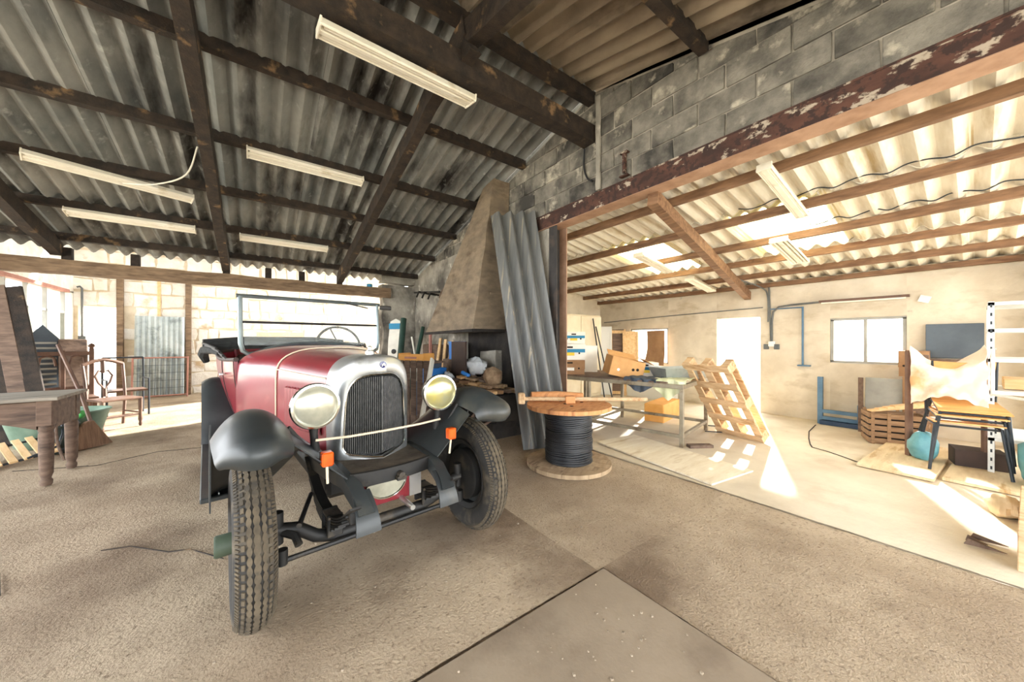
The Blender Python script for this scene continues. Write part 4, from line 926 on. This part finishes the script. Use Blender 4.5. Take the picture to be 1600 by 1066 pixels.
def carton(label, loc, rz, d, m, band=None, logo=None, rot=None):
    t = thing('carton', label, 'box', loc, rz, 'cartons on the bench', rot=rot); x, y, z_ = d
    MB().box((0,0,z_/2-.005),(x-.012,y-.012,z_-.01)).build('tray', m, t); 
    MB().box((0,0,z_*.68),(x,y,z_*.64)).build('lid', m, t, bevel=.003)
    for s in (-1,1):
        if band: MB().box((0,s*(y/2+.001),z_*.58),(x*.96,.003,z_*.22)).build('band', band, t)
        if logo: MB().box((0,s*(y/2+.0015),z_*.25+z_*.12),(x*.3,.003,z_*.2)).build('logo', logo, t)
        MB().box((0,s*(y/2+.002),z_*.80),(x*.2,.003,z_*.11)).build('hand_hole', 'hole_dark', t, bevel=.001)
        for q in (-.3,.3): MB().lathe([(.014,0),(.014,.003),(0,.003)], T(q*x,s*(y/2+.001),z_*.42) @ (MY() if s > 0 else MY() @ Matrix.Rotation(R(180),4,'X')), 10).build('vent_hole', 'hole_dark', t)
        for q in (-.2,.2): MB().lathe([(.012,0),(.012,.003),(0,.003)], T(s*(x/2+.001),q*y,z_*.6) @ (MX() if s > 0 else MX() @ Matrix.Rotation(R(180),4,'X')), 10).build('vent_hole', 'hole_dark', t)
    return t
FZ = R(-41)
b0 = (3.96, 3.84); 
carton('brown carton at the bottom of the stack on the far bench end', (b0[0],b0[1],BHt+.023), FZ, (.46,.40,.22), 'cardboard_dark', None, 'carton_white')
carton('white fruit carton with blue band, middle of the stack on the bench', (b0[0],b0[1],BHt+.244), FZ, (.48,.42,.24), 'carton_white', 'print_blue', 'print_yellow')
carton('white carton with blue stripe, topmost of the stack, set back to the right', (b0[0]+.20,b0[1]+.10,BHt+.485), FZ, (.36,.36,.19), 'carton_white', 'print_blue', 'print_yellow')
MB().box((b0[0]+.48,b0[1]+.02,BHt+.24),(.26,.3,.43),(0,0,FZ)).solo('white_box', 'carton_white', 'plain white box close beside the carton stack', 'box', (b0[0]+.48,b0[1]+.02,BHt+.023), bevel=.004)
carton('white carton with blue band beside the grey trough', (4.55,2.92,BHt+.023), FZ, (.36,.3,.2), 'carton_white', 'print_blue', 'print_yellow')
ob = thing('open_carton', 'open brown cardboard box tipped on its side edge in the middle of the bench', 'box', (4.22,3.05,BHt+.03), rot=(R(4),R(13),R(-36)))
ox, oy, oz = .46,.34,.26
for q in ((0,0,.004,ox,oy,.008),(0,oy/2,oz/2,ox,.008,oz),(0,-oy/2,oz/2,ox,.008,oz),(ox/2,0,oz/2,.008,oy,oz),(-ox/2,0,oz/2,.008,oy,oz)): MB().box(q[:3],q[3:]).build('panel', 'cardboard', ob)
MB().box((0,oy/2+.07,oz+.03),(ox*.9,.15,.006),(R(25),0,0)).build('flap', 'cardboard', ob); MB().box((ox/2+.06,0,oz+.02),(.14,oy*.9,.006),(0,R(20),0)).build('flap', 'cardboard', ob)
for q in (-.12,.08,.14): MB().lathe([(.02,0),(.02,.003),(0,.003)], T(q,-oy/2-.004,oz*.45+q*.2) @ MY() @ Matrix.Rotation(R(180),4,'X'), 12).build('vent_hole', 'carton_white' if q < 0 else 'hole_dark', ob)
tr = thing('zinc_trough', 'shallow grey zinc trough on the bench corner beside the pallet', 'trough', (4.62,2.42,BHt+.023), R(-25))
for s in (-1,1): MB().add([(-.28,s*.13,0),(.28,s*.13,0),(.34,s*.19,.15),(-.34,s*.19,.15),(-.28,s*.12,0),(.28,s*.12,0),(.33,s*.18,.15),(-.33,s*.18,.15)],[(0,1,2,3),(4,7,6,5),(3,2,6,7),(0,4,5,1),(0,3,7,4),(1,5,6,2)]).build('side', 'zinc', tr); MB().add([(s*.28,-.13,0),(s*.28,.13,0),(s*.34,.19,.15),(s*.34,-.19,.15),(s*.27,-.13,0),(s*.27,.13,0),(s*.33,.19,.15),(s*.33,-.19,.15)],[(0,1,2,3),(4,7,6,5),(3,2,6,7),(0,4,5,1),(0,3,7,4),(1,5,6,2)]).build('end', 'zinc', tr)
MB().box((0,0,.004),(.56,.26,.008)).build('bottom', 'zinc', tr)
def drape(name, m, label, cat, c, rz, wd, dp, hang, seed):
    def fn(u, v):
        a = (u-.5)*wd; k = v*(dp+hang)
        x, y, z_ = a, -k, .0
        if k > dp: y = -dp-.02; z_ = -(k-dp)*(1-1.3*abs(u-.5)); 
        z_ += .018*noise.noise(Vector((u*5+seed,v*5,0)))+.02; y -= (.015*math.sin(u*18+seed) if k > dp else 0)
        p = Matrix.Rotation(rz,4,'Z') @ Vector((x,y,z_)); return p+Vector(c)
    return MB().shell(fn, 26, 22, .005).solo(name, m, label, cat, c, smooth=True)
drape('dark_rag', 'dark_cloth', 'dark blue-grey cloth hanging over the front edge of the bench', 'cloth', (4.27,2.66,BHt+.03), R(-79), .42, .26, .2, 2)
drape('plastic_sheet', 'dirty_sheet', 'crumpled greenish plastic sheet hanging under the zinc trough', 'sheet', (4.50,2.36,BHt+.03), R(-79), .40, .38, .26, 6)
MB().box((5.4,3.1,.14),(.8,.3,.28),(0,0,.2)).solo('cable_crate', 'orange_crate', 'low wooden crate on the floor behind the bench', 'crate', (5.4,3.1,0), bevel=.01)
MB().box((4.25,1.97,.02),(.28,.09,.035),(0,0,-.6)).solo('wood_offcut', 'old_wood', 'short brown offcut lying by the bench leg', 'offcut', (4.25,1.97,.0))
wire('floor_wire', 'dark wire curled on the floor beside the bench', [(5.0,2.25,.02),(5.2,2.05,.02),(5.45,2.2,.02),(5.3,2.5,.02)], .008, 'cable')
# pallet leaning on the bench corner
pa = thing('pallet', 'pale wooden pallet leaning steeply against the bench by the bright doorway', 'pallet', (5.17,1.85,0.0))
pb0, pb1 = Vector((5.23,2.15,.0)), Vector((5.11,1.55,.0)); up = (Vector((4.46,1.99,.97))-Vector((5.17,1.85,0))); pl_len = up.length; up.normalize(); ac = (pb1-pb0).normalized(); ac = (ac-up*ac.dot(up)).normalized(); nr = ac.cross(up)
pc = (pb0+pb1)/2+Vector((0,0,.05)); PW = .60
Mp = Matrix((ac, up, nr)).transposed()
for k in (-1,0,1):
    q = pc+ac*k*(PW/2-.045)
    for dn in (-.055,.055): MB().box(q+up*pl_len/2+nr*dn, (.09,pl_len,.02), Mp).build('runner_board', 'pallet_wood', pa, world=True)
    for f in (.05,.5,.95): MB().box(q+up*pl_len*f, (.09,.12,.09), Mp).build('block', 'pallet_wood', pa, world=True, bevel=.004)
for i in range(5): MB().box(pc+up*(pl_len*(.04+.23*i))+nr*.075, (PW,.09,.018), Mp).build('deck_board', 'pallet_wood', pa, world=True)
# cabinet in the far corner
cb = thing('cream_cabinet', 'tall cream two-door cabinet in the far corner of the annex', 'cabinet', (5.8,5.5,0))
MB().box((0,.02,.93),(1.4,.52,1.86)).build('body', 'cabinet_cream', cb, bevel=.008)
for s in (-1,1):
    d_ = MB().box((s*.35,-.252,.95),(.68,.022,1.76)).build('door', 'cabinet_cream', cb, bevel=.006); MB().box((s*.06,-.268,.95),(.02,.015,.1)).build('handle', 'steel_tube', d_)
for i, (x, y, hh, m_, lab) in enumerate(((6.62,5.25,1.62,'window_white','white door leaf leaning next to the cream cabinet'),(6.84,5.02,1.55,'old_wood','grey-brown door leaf leaning in the annex corner'),(6.98,4.78,1.5,'pale_wood','pale wooden door frame leaning in front of the annex corner'))):
    t = thing('door_leaf', lab, 'door panel', (x,y,0), R(-48), rot=(R(-5),0,R(-48)))
    MB().box((0,0,hh/2),(.34,.03,hh)).build('panel', m_, t); 
    for s in (-1,1): MB().box((s*.155,-.02,hh/2),(.04,.02,hh)).build('stile', 'pale_wood' if i else m_, t)
    for z_ in (.06,hh*.5,hh-.06): MB().box((0,-.02,z_),(.3,.02,.07)).build('rail', 'pale_wood' if i else m_, t)
for i, (a, b) in enumerate((((6.0,4.75,0),(6.15,5.2,1.78)),((6.2,4.7,0),(6.25,5.2,1.6)))): MB().tube([a,b], .014, 8).solo('thin_pole', 'dark_tube', ['longer','shorter'][i]+' thin dark pole leaning on the cream cabinet', 'pole', a, smooth=True)
MB().shell(lambda u, v: (XB-.06-.10*(1-v)+.02*math.sin(v*5), 4.02+.02*v+(.42+.06*(1-v)-.04*math.sin(math.pi*v))*u, .74+.76*v), 6, 12, .012).solo('cardboard_sheet', 'cardboard_dark', 'brown sheet of cardboard propped in front of the far annex window', 'cardboard', (XB-.1,4.25,.74), smooth=True)
MB().box((7.02,4.3,.36),(.24,1.1,.72)).solo('low_shelf', 'window_white', 'low white shelf unit under the far annex window', 'shelf', (7.02,4.3,0), bevel=.01)
# plywood and flat boards on the floor
MB().box((3.62,2.05,.018),(.66,1.45,.016),(0,0,R(-8))).solo('floor_sheet', 'pale_ply', 'thin pale plywood sheet lying on the annex floor by the drum', 'board', (3.62,2.05,.01))
# ------------------------------------------------------------------ things along the annex back wall
bf = thing('metal_stand', 'blue-grey metal frame standing on the floor below the annex window', 'frame', (6.98,1.2,0))
MB().box((6.98,1.44,.36),(.06,.06,.72)).build('post', 'blue_paint', bf, world=True); MB().box((6.98,1.0,.17),(.06,.06,.34)).build('post', 'blue_paint', bf, world=True)
for z_ in (.1,.2): MB().box((6.98,1.2,z_),(.05,.52,.05)).build('rail', 'blue_paint', bf, world=True)
MB().box((6.98,1.2,.04),(.2,.46,.06)).build('foot', 'navy_plastic', bf, world=True)
MB().box((6.88,.74,.38),(.04,.40,.76),(0,R(4),0)).solo('grey_panel', 'grey_board', 'large grey panel leaning on the annex wall beside the blue frame', 'panel', (6.88,.74,0), bevel=.004)
MB().box((6.78,.97,.38),(.03,.05,.76)).solo('panel_batten', 'old_wood', 'narrow batten standing at the left edge of the grey panel', 'batten', (6.78,.97,0))
MB().box((7.0,.46,.40),(.3,.26,.80)).solo('storage_locker', 'cardboard_dark', 'tall brown crate behind the wicker basket', 'crate', (7.0,.46,0), bevel=.006)
carton('brown carton on top of the crate under the annex window', (7.0,.50,.80), R(90), (.26,.26,.34), 'cardboard_dark')
bs = thing('wicker_basket', 'wicker basket full of slats on the floor left of the stacked chairs', 'basket', (6.35,.62,0), R(-70))
for s in (-1,1):
    for i in range(5): MB().box((0,s*.16,.05+.075*i),(.50,.014,.055)).build('weave', 'wicker', bs, bevel=.003); MB().box((s*.25,0,.05+.075*i),(.014,.32,.055)).build('weave', 'wicker', bs, bevel=.003)
    for q in (-.22,-.08,.08,.22): MB().box((q,s*.172,.2),(.03,.01,.40)).build('stake', 'wicker', bs)
MB().box((0,0,.012),(.48,.30,.02)).build('base', 'wicker', bs); MB().box((0,0,.18),(.47,.29,.30)).build('lining', 'hole_dark', bs)
for i in range(4):
    a = (6.12+.05*i,.80-.06*i,.41+.02*i); MB().beam(a, (6.50+.03*i,.40-.03*i,.47+.02*i), .07, .02).solo('basket_slat', 'pale_wood', ['lowest','second','third','topmost'][i]+' of the slats lying across the wicker basket', 'slat', a)
MB().box((XB-.03,.18,1.27),(.04,.46,.44)).solo('blackboard', 'slate_board', 'dark slate blackboard hung on the annex wall behind the draped chairs', 'blackboard', (XB-.03,.18,1.05), bevel=.004)
MB().box((XB-.03,.18,1.02),(.07,.48,.03)).solo('board_ledge', 'old_wood', 'wooden ledge under the blackboard', 'ledge', (XB-.03,.18,1.0))
# plywood boards under the chairs
MB().box((5.64,.44,.024),(1.55,.50,.028),(0,0,R(-3))).solo('plywood_board', 'plywood', 'pale plywood board on the floor under the stacked chairs, left of the two', 'board', (5.64,.44,.01), bevel=.003)
MB().box((5.72,-.12,.024),(1.5,.54,.028),(0,0,R(-3))).solo('plywood_board', 'plywood', 'warm plywood board on the floor at the right edge, under the teal bag', 'board', (5.72,-.12,.01), bevel=.003)
# school chairs
def school_chair(label, M, wd=.42):
    t = thing('school_chair', label, 'chair', tuple(M.translation), group='school chairs in the annex', rot=M.to_euler())
    MB().shell(lambda u, v: ((u-.5)*wd*(1-.06*v), .38*v, .45+.01*math.cos(math.pi*v)), 8, 8, .012).build('seat', 'seat_ply', t, smooth=True)
    MB().shell(lambda u, v: ((u-.5)*wd*.95, .40+.02*v-.04*math.cos((u-.5)*3), .62+.20*v), 10, 5, .010).build('backrest', 'seat_ply', t, smooth=True)
    for s in (-1,1):
        MB().tube([(s*wd*.56,-.03,0),(s*wd*.46,.03,.43),(s*wd*.46,.36,.43)], .012, 8).build('front_leg', 'dark_tube', t, smooth=True)
        MB().tube([(s*wd*.58,.48,0),(s*wd*.46,.36,.43),(s*wd*.46,.42,.82)], .012, 8).build('rear_leg', 'dark_tube', t, smooth=True)
    MB().tube([(-wd*.46,.05,.42),(wd*.46,.05,.42)], .010, 8).build('stretcher', 'dark_tube', t, smooth=True); return t
CRZ = R(-78)
def cm(x, y, z_, rx=0, rz=CRZ): return Matrix.Translation((x,y,z_)) @ Matrix.Rotation(rz,4,'Z') @ Matrix.Rotation(rx,4,'X')
school_chair('wooden school chair on dark tube legs, lowest of the draped stack', cm(5.28,.05,.04))
school_chair('wooden school chair with sunlit seat tilted up, topmost of the draped stack', cm(5.36,.04,.17,R(15)))
school_chair('wooden school chair in the middle of the draped stack', cm(5.32,.045,.11,R(7)))
school_chair('school chair at the very right edge in front of the shelving', cm(5.05,-.52,.01,R(0),R(-100)))
def blanket(u, v):
    # hangs in a swag between two backs and falls at both ends
    P0, P1 = Vector((5.64,.43,1.22)), Vector((5.62,-.04,1.23)); c = P0.lerp(P1, u)
    c.z -= .19*math.sin(math.pi*u)*(1-.25*v); d = Vector((-1,-.1,0)).normalized()
    fall = v*(.60-.24*math.sin(math.pi*u))
    c = c+Vector((0,0,-fall))+d*(.17*min(1, v*5)+.03*v+.02*math.sin(v*11+u*15)*v)
    return c+Vector((.016*noise.noise(Vector((u*6,v*6,1))),.016*noise.noise(Vector((u*6,v*6,4))),.01*math.sin(u*28)*v))
MB().shell(blanket, 40, 22, .006).solo('draped_blanket', 'blanket', 'sunlit pinkish blanket draped in a swag over the stacked chairs', 'blanket', (5.8,.2,.6), smooth=True)
for i, (x, y) in enumerate(((5.66,.44),(5.66,-.05))):
    MB().box((x,y,.60),(.05,.05,1.14),(0,0,.6)).solo('chair_post', 'chair_wood', ['left','right'][i]+' wooden upright holding up the draped blanket', 'post', (x,y,.04), bevel=.008)
MB().box((6.62,.43,.56),(.04,.16,1.08),(0,0,R(20))).solo('upright_board', 'old_wood', 'tall brown board standing upright left of the blanket', 'board', (6.62,.43,.02), bevel=.01)
blob('teal_sack', 'teal_bag', 'big teal plastic sack on the plywood at the right edge', 'sack', (5.30,-.36,.24), (.22,.16,.25), 2.2, .15, base=.04)
blob('teal_bundle', 'teal_bag', 'small teal bag tucked under the chair stack at left', 'sack', (5.62,.34,.17), (.13,.11,.16), 9.2, .2, base=.04)
MB().box((5.72,.0,.12),(.32,.24,.16),(0,0,CRZ)).solo('dark_crate', 'brown_panel', 'dark box under the seats of the chair stack', 'box', (5.72,.0,.04))
# shelving
sh = thing('shelving_unit', 'white slotted-angle metal shelving unit at the right edge of the annex', 'shelf', (6.05,-.2,0))
SX0, SX1, SY0, SY1 = 5.9, 6.55, -.62, -.08
SX0, SX1, SY0, SY1 = 5.55, 6.3, -.66, -.06
for x in (SX0,SX1):
    for y in (SY0,SY1):
        lg = MB().box((x,y+(.018 if y < -.3 else -.018),.82),(.004,.036,1.64)).box((x+(.018 if x < 5.9 else -.018),y,.82),(.036,.004,1.64)).build('upright', 'angle_iron', sh, world=True)
        mb = MB()
        for k in range(20): mb.box((x-.003,y+(.018 if y < -.3 else -.018),.08+.08*k),(.002,.012,.03))
        mb.build('slots', 'dark_tube', lg); lg.children[0].location = (-6.05,.2,0)
for z_ in (.36,.80,1.10,1.38,1.63):
    MB().box(((SX0+SX1)/2,(SY0+SY1)/2,z_),(SX1-SX0,SY1-SY0,.008)).build('shelf_plate', 'angle_iron', sh, world=True)
    for y in (SY0,SY1): MB().box(((SX0+SX1)/2,y,z_-.012),(SX1-SX0,.004,.03)).build('shelf_lip', 'angle_iron', sh, world=True)
    for x in (SX0,SX1): MB().box((x,(SY0+SY1)/2,z_-.012),(.004,SY1-SY0,.03)).build('shelf_lip', 'angle_iron', sh, world=True)
MB().box((5.95,-.30,.86),(.4,.3,.10)).solo('parcel', 'pale_wood', 'pale wooden box lying on the lower shelf', 'box', (5.95,-.30,.81), bevel=.005)
MB().tube([(5.2,-.08,.78),(5.2,-.08,1.2),(5.2,-.10,1.2)], .012, 8).tube([(5.2,-.08,.80),(5.0,-.32,.78)], .012, 8).solo('folded_rack', 'angle_iron', 'white tubular rack frame standing before the shelving', 'rack', (5.2,-.08,.78), smooth=True)
# timber at the right edge
pk = thing('timber_stack', 'thick pale timber board standing on edge at the lower right edge', 'timber', (3.6,-.16,0))
MB().box((3.92,-.185,.11),(1.1,.05,.22),(0,0,R(-3))).build('board', 'pallet_wood', pk, world=True, bevel=.004); MB().box((3.9,-.24,.10),(1.0,.03,.2),(0,0,R(-3))).build('board', 'chair_wood', pk, world=True)
for i, (x, y, ln_) in enumerate(((3.66,.03,.24),(3.60,.045,.14),(3.53,.05,.26))):
    MB().prism([(0,0),(ln_,.0),(ln_*.1,.035)], lambda a, b, d: (x+a*.1+d*.5, y-a*.6, .012+b), 0, .03).solo('wood_wedge', 'old_wood', ['farthest','middle small','nearest'][i]+' of three wood splinters on the floor at the right', 'splinter', (x,y,.01))
blob('rag_lump', 'plywood', 'crumpled pale rag beside the timber at the right edge', 'rag', (4.35,-.12,.07), (.12,.08,.08), 7.7, .3, base=.008)

# ------------------------------------------------------------------ left side: table, planks, chairs
tb = thing('farm_table', 'old grey-brown farmhouse table with thick turned legs at the left edge', 'table', (-1.95,5.15,0))
TX0, TX1, TY0, TY1 = -2.9, -1.43, 4.84, 5.44
for i in range(4): MB().box(((TX0+TX1)/2, TY0-.04+(TY1-TY0+.08)*(i+.5)/4, .765),(TX1-TX0+.08,(TY1-TY0+.08)/4-.004,.03)).build('top_board', 'table_top', tb, world=True, bevel=.003)
for x in (TX0+.04,TX1-.045):
    for y in (TY0+.04,TY1-.04):
        MB().box((x,y,.64),(.09,.09,.22)).build('leg_block', 'old_wood', tb, world=True, bevel=.004)
        MB().lathe([(.03,0),(.036,.01),(.038,.04),(.028,.06),(.034,.085),(.040,.10),(.044,.3),(.046,.45),(.038,.47),(.046,.49),(.046,.53)], T(x,y,.003), 16).build('leg', 'old_wood', tb, world=True, smooth=True)
MB().box((TX1-.02,(TY0+TY1)/2,.62),(.025,TY1-TY0-.08,.25)).build('apron', 'old_wood', tb, world=True)
for y in (TY0+.02,TY1-.02):
    MB().prism([(TX0,.74),(TX0,.60),(TX0+.25,.66),(-1.9,.64),(-1.62,.54),(TX1-.09,.50),(TX1-.09,.74)], lambda a, b, d: (a, d, b), y-.012, y+.012).build('apron', 'old_wood', tb, world=True)
for i, (x, lean, m_, hh, lab) in enumerate(((-2.12,.50,'dark_timber',2.0,'dark broad plank nearest the chairs, leaning at the far left'),(-2.26,.50,'old_wood',2.0,'brown plank second from the right of the leaning planks at far left'),(-2.40,.48,'dark_timber',1.95,'dark plank third in the row leaning at the far left'),(-2.54,.46,'old_wood',1.9,'brown plank close to the left edge of the row of leaning planks'),(-2.68,.36,'grey_board',1.6,'pale grey strip at the very left of the leaning planks'))):
    MB().beam((x,7.0+.02*i,.0),(x-lean,7.75,hh), .15, .035, (0,1,0)).solo('leaning_plank', m_, lab, 'plank', (x,7.0,0), bevel=.004)
MB().box((-2.86,8.0,.86),(.32,.05,1.72),(0,0,R(30))).solo('old_door', 'slate_board', 'tall dark door leaf standing behind the leaning planks', 'door leaf', (-2.86,8.0,0), bevel=.008)
# wooden chair with heart-shaped splat
def tilt(pts): return pts
ch = thing('splat_chair', 'brown wooden chair with a pierced heart splat standing behind the broom', 'chair', (-1.66,7.55,0), R(35))
MB().box((0,.0,.42),(.44,.42,.03)).build('seat', 'chair_wood', ch, bevel=.008)
for x in (-.2,.2):
    MB().lathe([(.014,0),(.022,.03),(.016,.06),(.026,.10),(.018,.2),(.024,.26),(.024,.41)], T(x,-.19,0), 12).build('front_leg', 'chair_wood', ch, smooth=True)
    MB().tube([(x,.25,0),(x,.2,.42),(x*1.02,.24,.7),(x*1.05,.29,.93)], .02, 8).build('rear_post', 'chair_wood', ch, smooth=True)
MB().tube([(-.21,.29,.92),(-.1,.30,.97),(0,.30,.99),(.1,.30,.97),(.21,.29,.92)], .026, 8).build('crest_rail', 'chair_wood', ch, smooth=True)
MB().tube([(0,.25,.55),(-.06,.26,.65),(-.09,.27,.75),(-.05,.28,.83),(0,.285,.80),(.05,.28,.83),(.09,.27,.75),(.06,.26,.65)], .015, 8, closed=True).tube([(0,.28,.80),(0,.30,.97)], .03, 8).tube([(0,.24,.44),(0,.25,.56)], .025, 8).build('splat', 'chair_wood', ch, smooth=True)
for z_, y in ((.18,-.19),(.16,.0)): MB().tube([(-.2,y,z_),(.2,y,z_)], .012, 8).build('stretcher', 'chair_wood', ch, smooth=True)
for s in (-1,1): MB().tube([(s*.2,-.19,.2),(s*.2,.22,.2)], .012, 8).build('stretcher', 'chair_wood', ch, smooth=True)
mch = thing('metal_chair', 'thin tubular armchair frame behind the heart-splat chair', 'chair', (-1.78,8.7,0), R(20))
for s in (-1,1): MB().tube([(s*.24,-.2,0),(s*.24,-.2,.62),(s*.24,.2,.62),(s*.24,.22,.98)], .014, 8).build('side_frame', 'dark_tube', mch, smooth=True)
MB().tube([(-.24,.22,.98),(.24,.22,.98)], .014, 8).build('top_rail', 'dark_tube', mch); MB().box((0,0,.43),(.46,.4,.03)).build('seat', 'chair_wood', mch)
for s in (-1,1): MB().tube([(s*.24,.22,0),(s*.24,.2,.62)], .014, 8).build('rear_leg', 'dark_tube', mch, smooth=True)
pw = thing('carved_bench', 'carved dark wooden bench back with arches and knobs behind the table', 'bench', (-2.45,8.12,0), R(22))
for x in (-.42,-.14,.14,.42): MB().box((x,0,.58),(.05,.05,1.16 if abs(x) > .3 else 1.1)).build('post', 'chair_wood', pw, bevel=.006)
for x in (-.42,.42): MB().lathe([(.02,0),(.04,.03),(.03,.06),(0,.08)], T(x,0,1.16), 12).build('finial', 'chair_wood', pw, smooth=True)
for z_ in (.55,1.08): MB().box((0,0,z_),(.86,.045,.06)).build('rail', 'chair_wood', pw, bevel=.004)
MB().box((0,-.2,.42),(.88,.42,.035)).build('seat', 'chair_wood', pw, bevel=.006)
for i in range(3): MB().tube([(-.36+.28*i,0,.9),(-.34+.28*i,0,1.02),(-.28+.28*i,0,1.05),(-.22+.28*i,0,1.02),(-.20+.28*i,0,.9)], .016, 6).build('arch', 'chair_wood', pw, smooth=True)
for i in range(7): MB().box((-.28,.02,.60+.045*i),(.12,.02,.02)).build('lattice', 'pale_wood', pw)
for x in (-.4,.4): MB().box((x,-.36,.2),(.05,.05,.4)).build('front_leg', 'chair_wood', pw, bevel=.004)
ck = thing('steeple_panel', 'pointed carved panel with fretwork slats standing behind the bench', 'panel', (-2.62,8.55,0), R(25))
MB().prism([(-.16,0),(.16,0),(.16,1.3),(0,1.52),(-.16,1.3)], lambda a, b, d: (a, d, b), 0, .03).build('board', 'slate_board', ck)
for i in range(9): MB().box((.02,-.01,.6+.08*i),(.22,.02,.03)).build('fret', 'grey_board', ck)
MB().box((-2.33,8.62,.65),(.30,.04,1.30),(R(-4),0,R(25))).solo('brown_board', 'old_wood', 'rounded brown board standing right of the pointed carved panel', 'board', (-2.33,8.6,0), bevel=.015)
# tub, bucket, broom
t2 = thing('zinc_tub', 'greenish oval tub on the floor under the chairs', 'tub', (-1.95,6.78,0), R(20))
MB().lathe([(.24,0),(.26,.02),(.33,.36),(.345,.38),(.33,.385),(.31,.36),(.24,.03),(0,.03)], Matrix.Scale(1.25,4,(1,0,0)), 32).build('shell', 'green_tub', t2, smooth=True)
MB().tube([(1.25*.338*math.cos(2*math.pi*i/32),.338*math.sin(2*math.pi*i/32),.385) for i in range(32)], .012, 6, closed=True).build('rim', 'green_tub', t2, smooth=True)
bk = thing('dark_bucket', 'dark bucket between the table legs and the broom', 'bucket', (-1.80,6.25,0))
MB().lathe([(.11,0),(.115,.01),(.15,.30),(.158,.31),(.15,.315),(.14,.30),(.105,.02),(0,.02)], None, 28).build('body', 'dark_bucket', bk, smooth=True)
MB().tube([(.15*math.cos(a),.02,.30+.12*math.sin(a)) for a in [math.pi*i/12 for i in range(13)]], .004, 6).build('bail', 'dark_tube', bk, smooth=True)
MB().tube([(-1.70,6.45,.36),(-1.66,6.42,.41)], .035, 12).solo('tin_lid', 'lid_green', 'small bright green lid resting on the tub edge behind the broom', 'lid', (-1.70,6.45,.34), smooth=True)
MATS['print_yellow']
br = thing('broom', 'straw broom with brown head standing upside on the floor by the table', 'broom', (-1.56,6.30,0), R(15), rot=(R(-5),R(-3),R(40)))
MB().prism([(-.15,.0),(.17,.0),(.05,.27),(.03,.32),(-.03,.32),(-.09,.27)], lambda a, b, d: (a, d, b), -.03, .03).build('brush', 'brush_straw', br, bevel=.008)
MB().tube([(-1.58,6.33,.29),(-1.70,6.5,.62),(-2.0,6.92,1.22)], .02, 8).build('handle', 'chair_wood', br, smooth=True, world=True)
# folded slatted chair lying under the table
fc = thing('folding_chair', 'folded garden chair of pale slats lying on the floor under the table', 'chair', (-2.10,6.05,0.05), rot=(R(10),R(-8),R(25)))
for i in range(8): MB().box((-.34+.09*i,0,.05),(.055,.62,.018)).build('slat', 'pale_wood', fc, bevel=.003)
for y in (-.25,.25): MB().tube([(-.4,y,.03),(.36,y,.03)], .012, 8).build('frame_tube', 'dark_tube', fc, smooth=True)
MB().tube([(.1,-.32,.06),(.30,-.34,.12),(.38,-.1,.16),(.42,.1,.3)], .012, 8).build('arm_tube', 'dark_tube', fc, smooth=True)
MB().box((-2.55,5.95,.09),(.5,.5,.16),(0,0,.3)).solo('dark_case', 'navy_plastic', 'dark case on the floor at the left edge below the slatted chair', 'case', (-2.55,5.95,.01), bevel=.02)
wire('bent_rod', 'bent brown rod standing between the table legs', [(-1.62,5.75,.01),(-1.68,5.8,.2),(-1.70,5.82,.5)], .012, 'old_wood', 'rod')
# loose grit: too many to count
random.seed(99); mb = MB()
for i in range(520):
    if i < 260: x = random.uniform(-.6,1.5); y = random.uniform(.1,1.2); z_ = .0
    else: x = random.uniform(-2.5,3.0); y = random.uniform(1.3,5.5); z_ = .002
    r = random.choice((.003,.004,.005,.007)); a = random.random()*6
    V = [Vector((math.cos(a+k*1.571)*r*random.uniform(.7,1.2), math.sin(a+k*1.571)*r*random.uniform(.7,1.2), z)) for z in (0, r*.9) for k in range(4)]
    mb.add([Vector((x,y,z_))+v for v in V], ((4,5,6,7),(0,1,5,4),(1,2,6,5),(2,3,7,6),(3,0,4,7)))
o = mb.build('grit', 'pebble'); tag(o, 'loose grit and crumbs scattered over the workshop floor', 'grit', kind='stuff')

# thin cables clipped along the annex purlins
for i, (x, y0, y1, lab) in enumerate(((4.42, 1.6, -.9, 'wavy dark cable running along the second annex purlin'), (5.18, 1.2, -.9, 'wavy dark cable running along the third annex purlin'))):
    wire('roof_cable', lab, [(x-.06, y0+(y1-y0)*k/22, za(x)+.055+.022*math.cos(k*2.2)) for k in range(23)], .006, 'dark_tube')
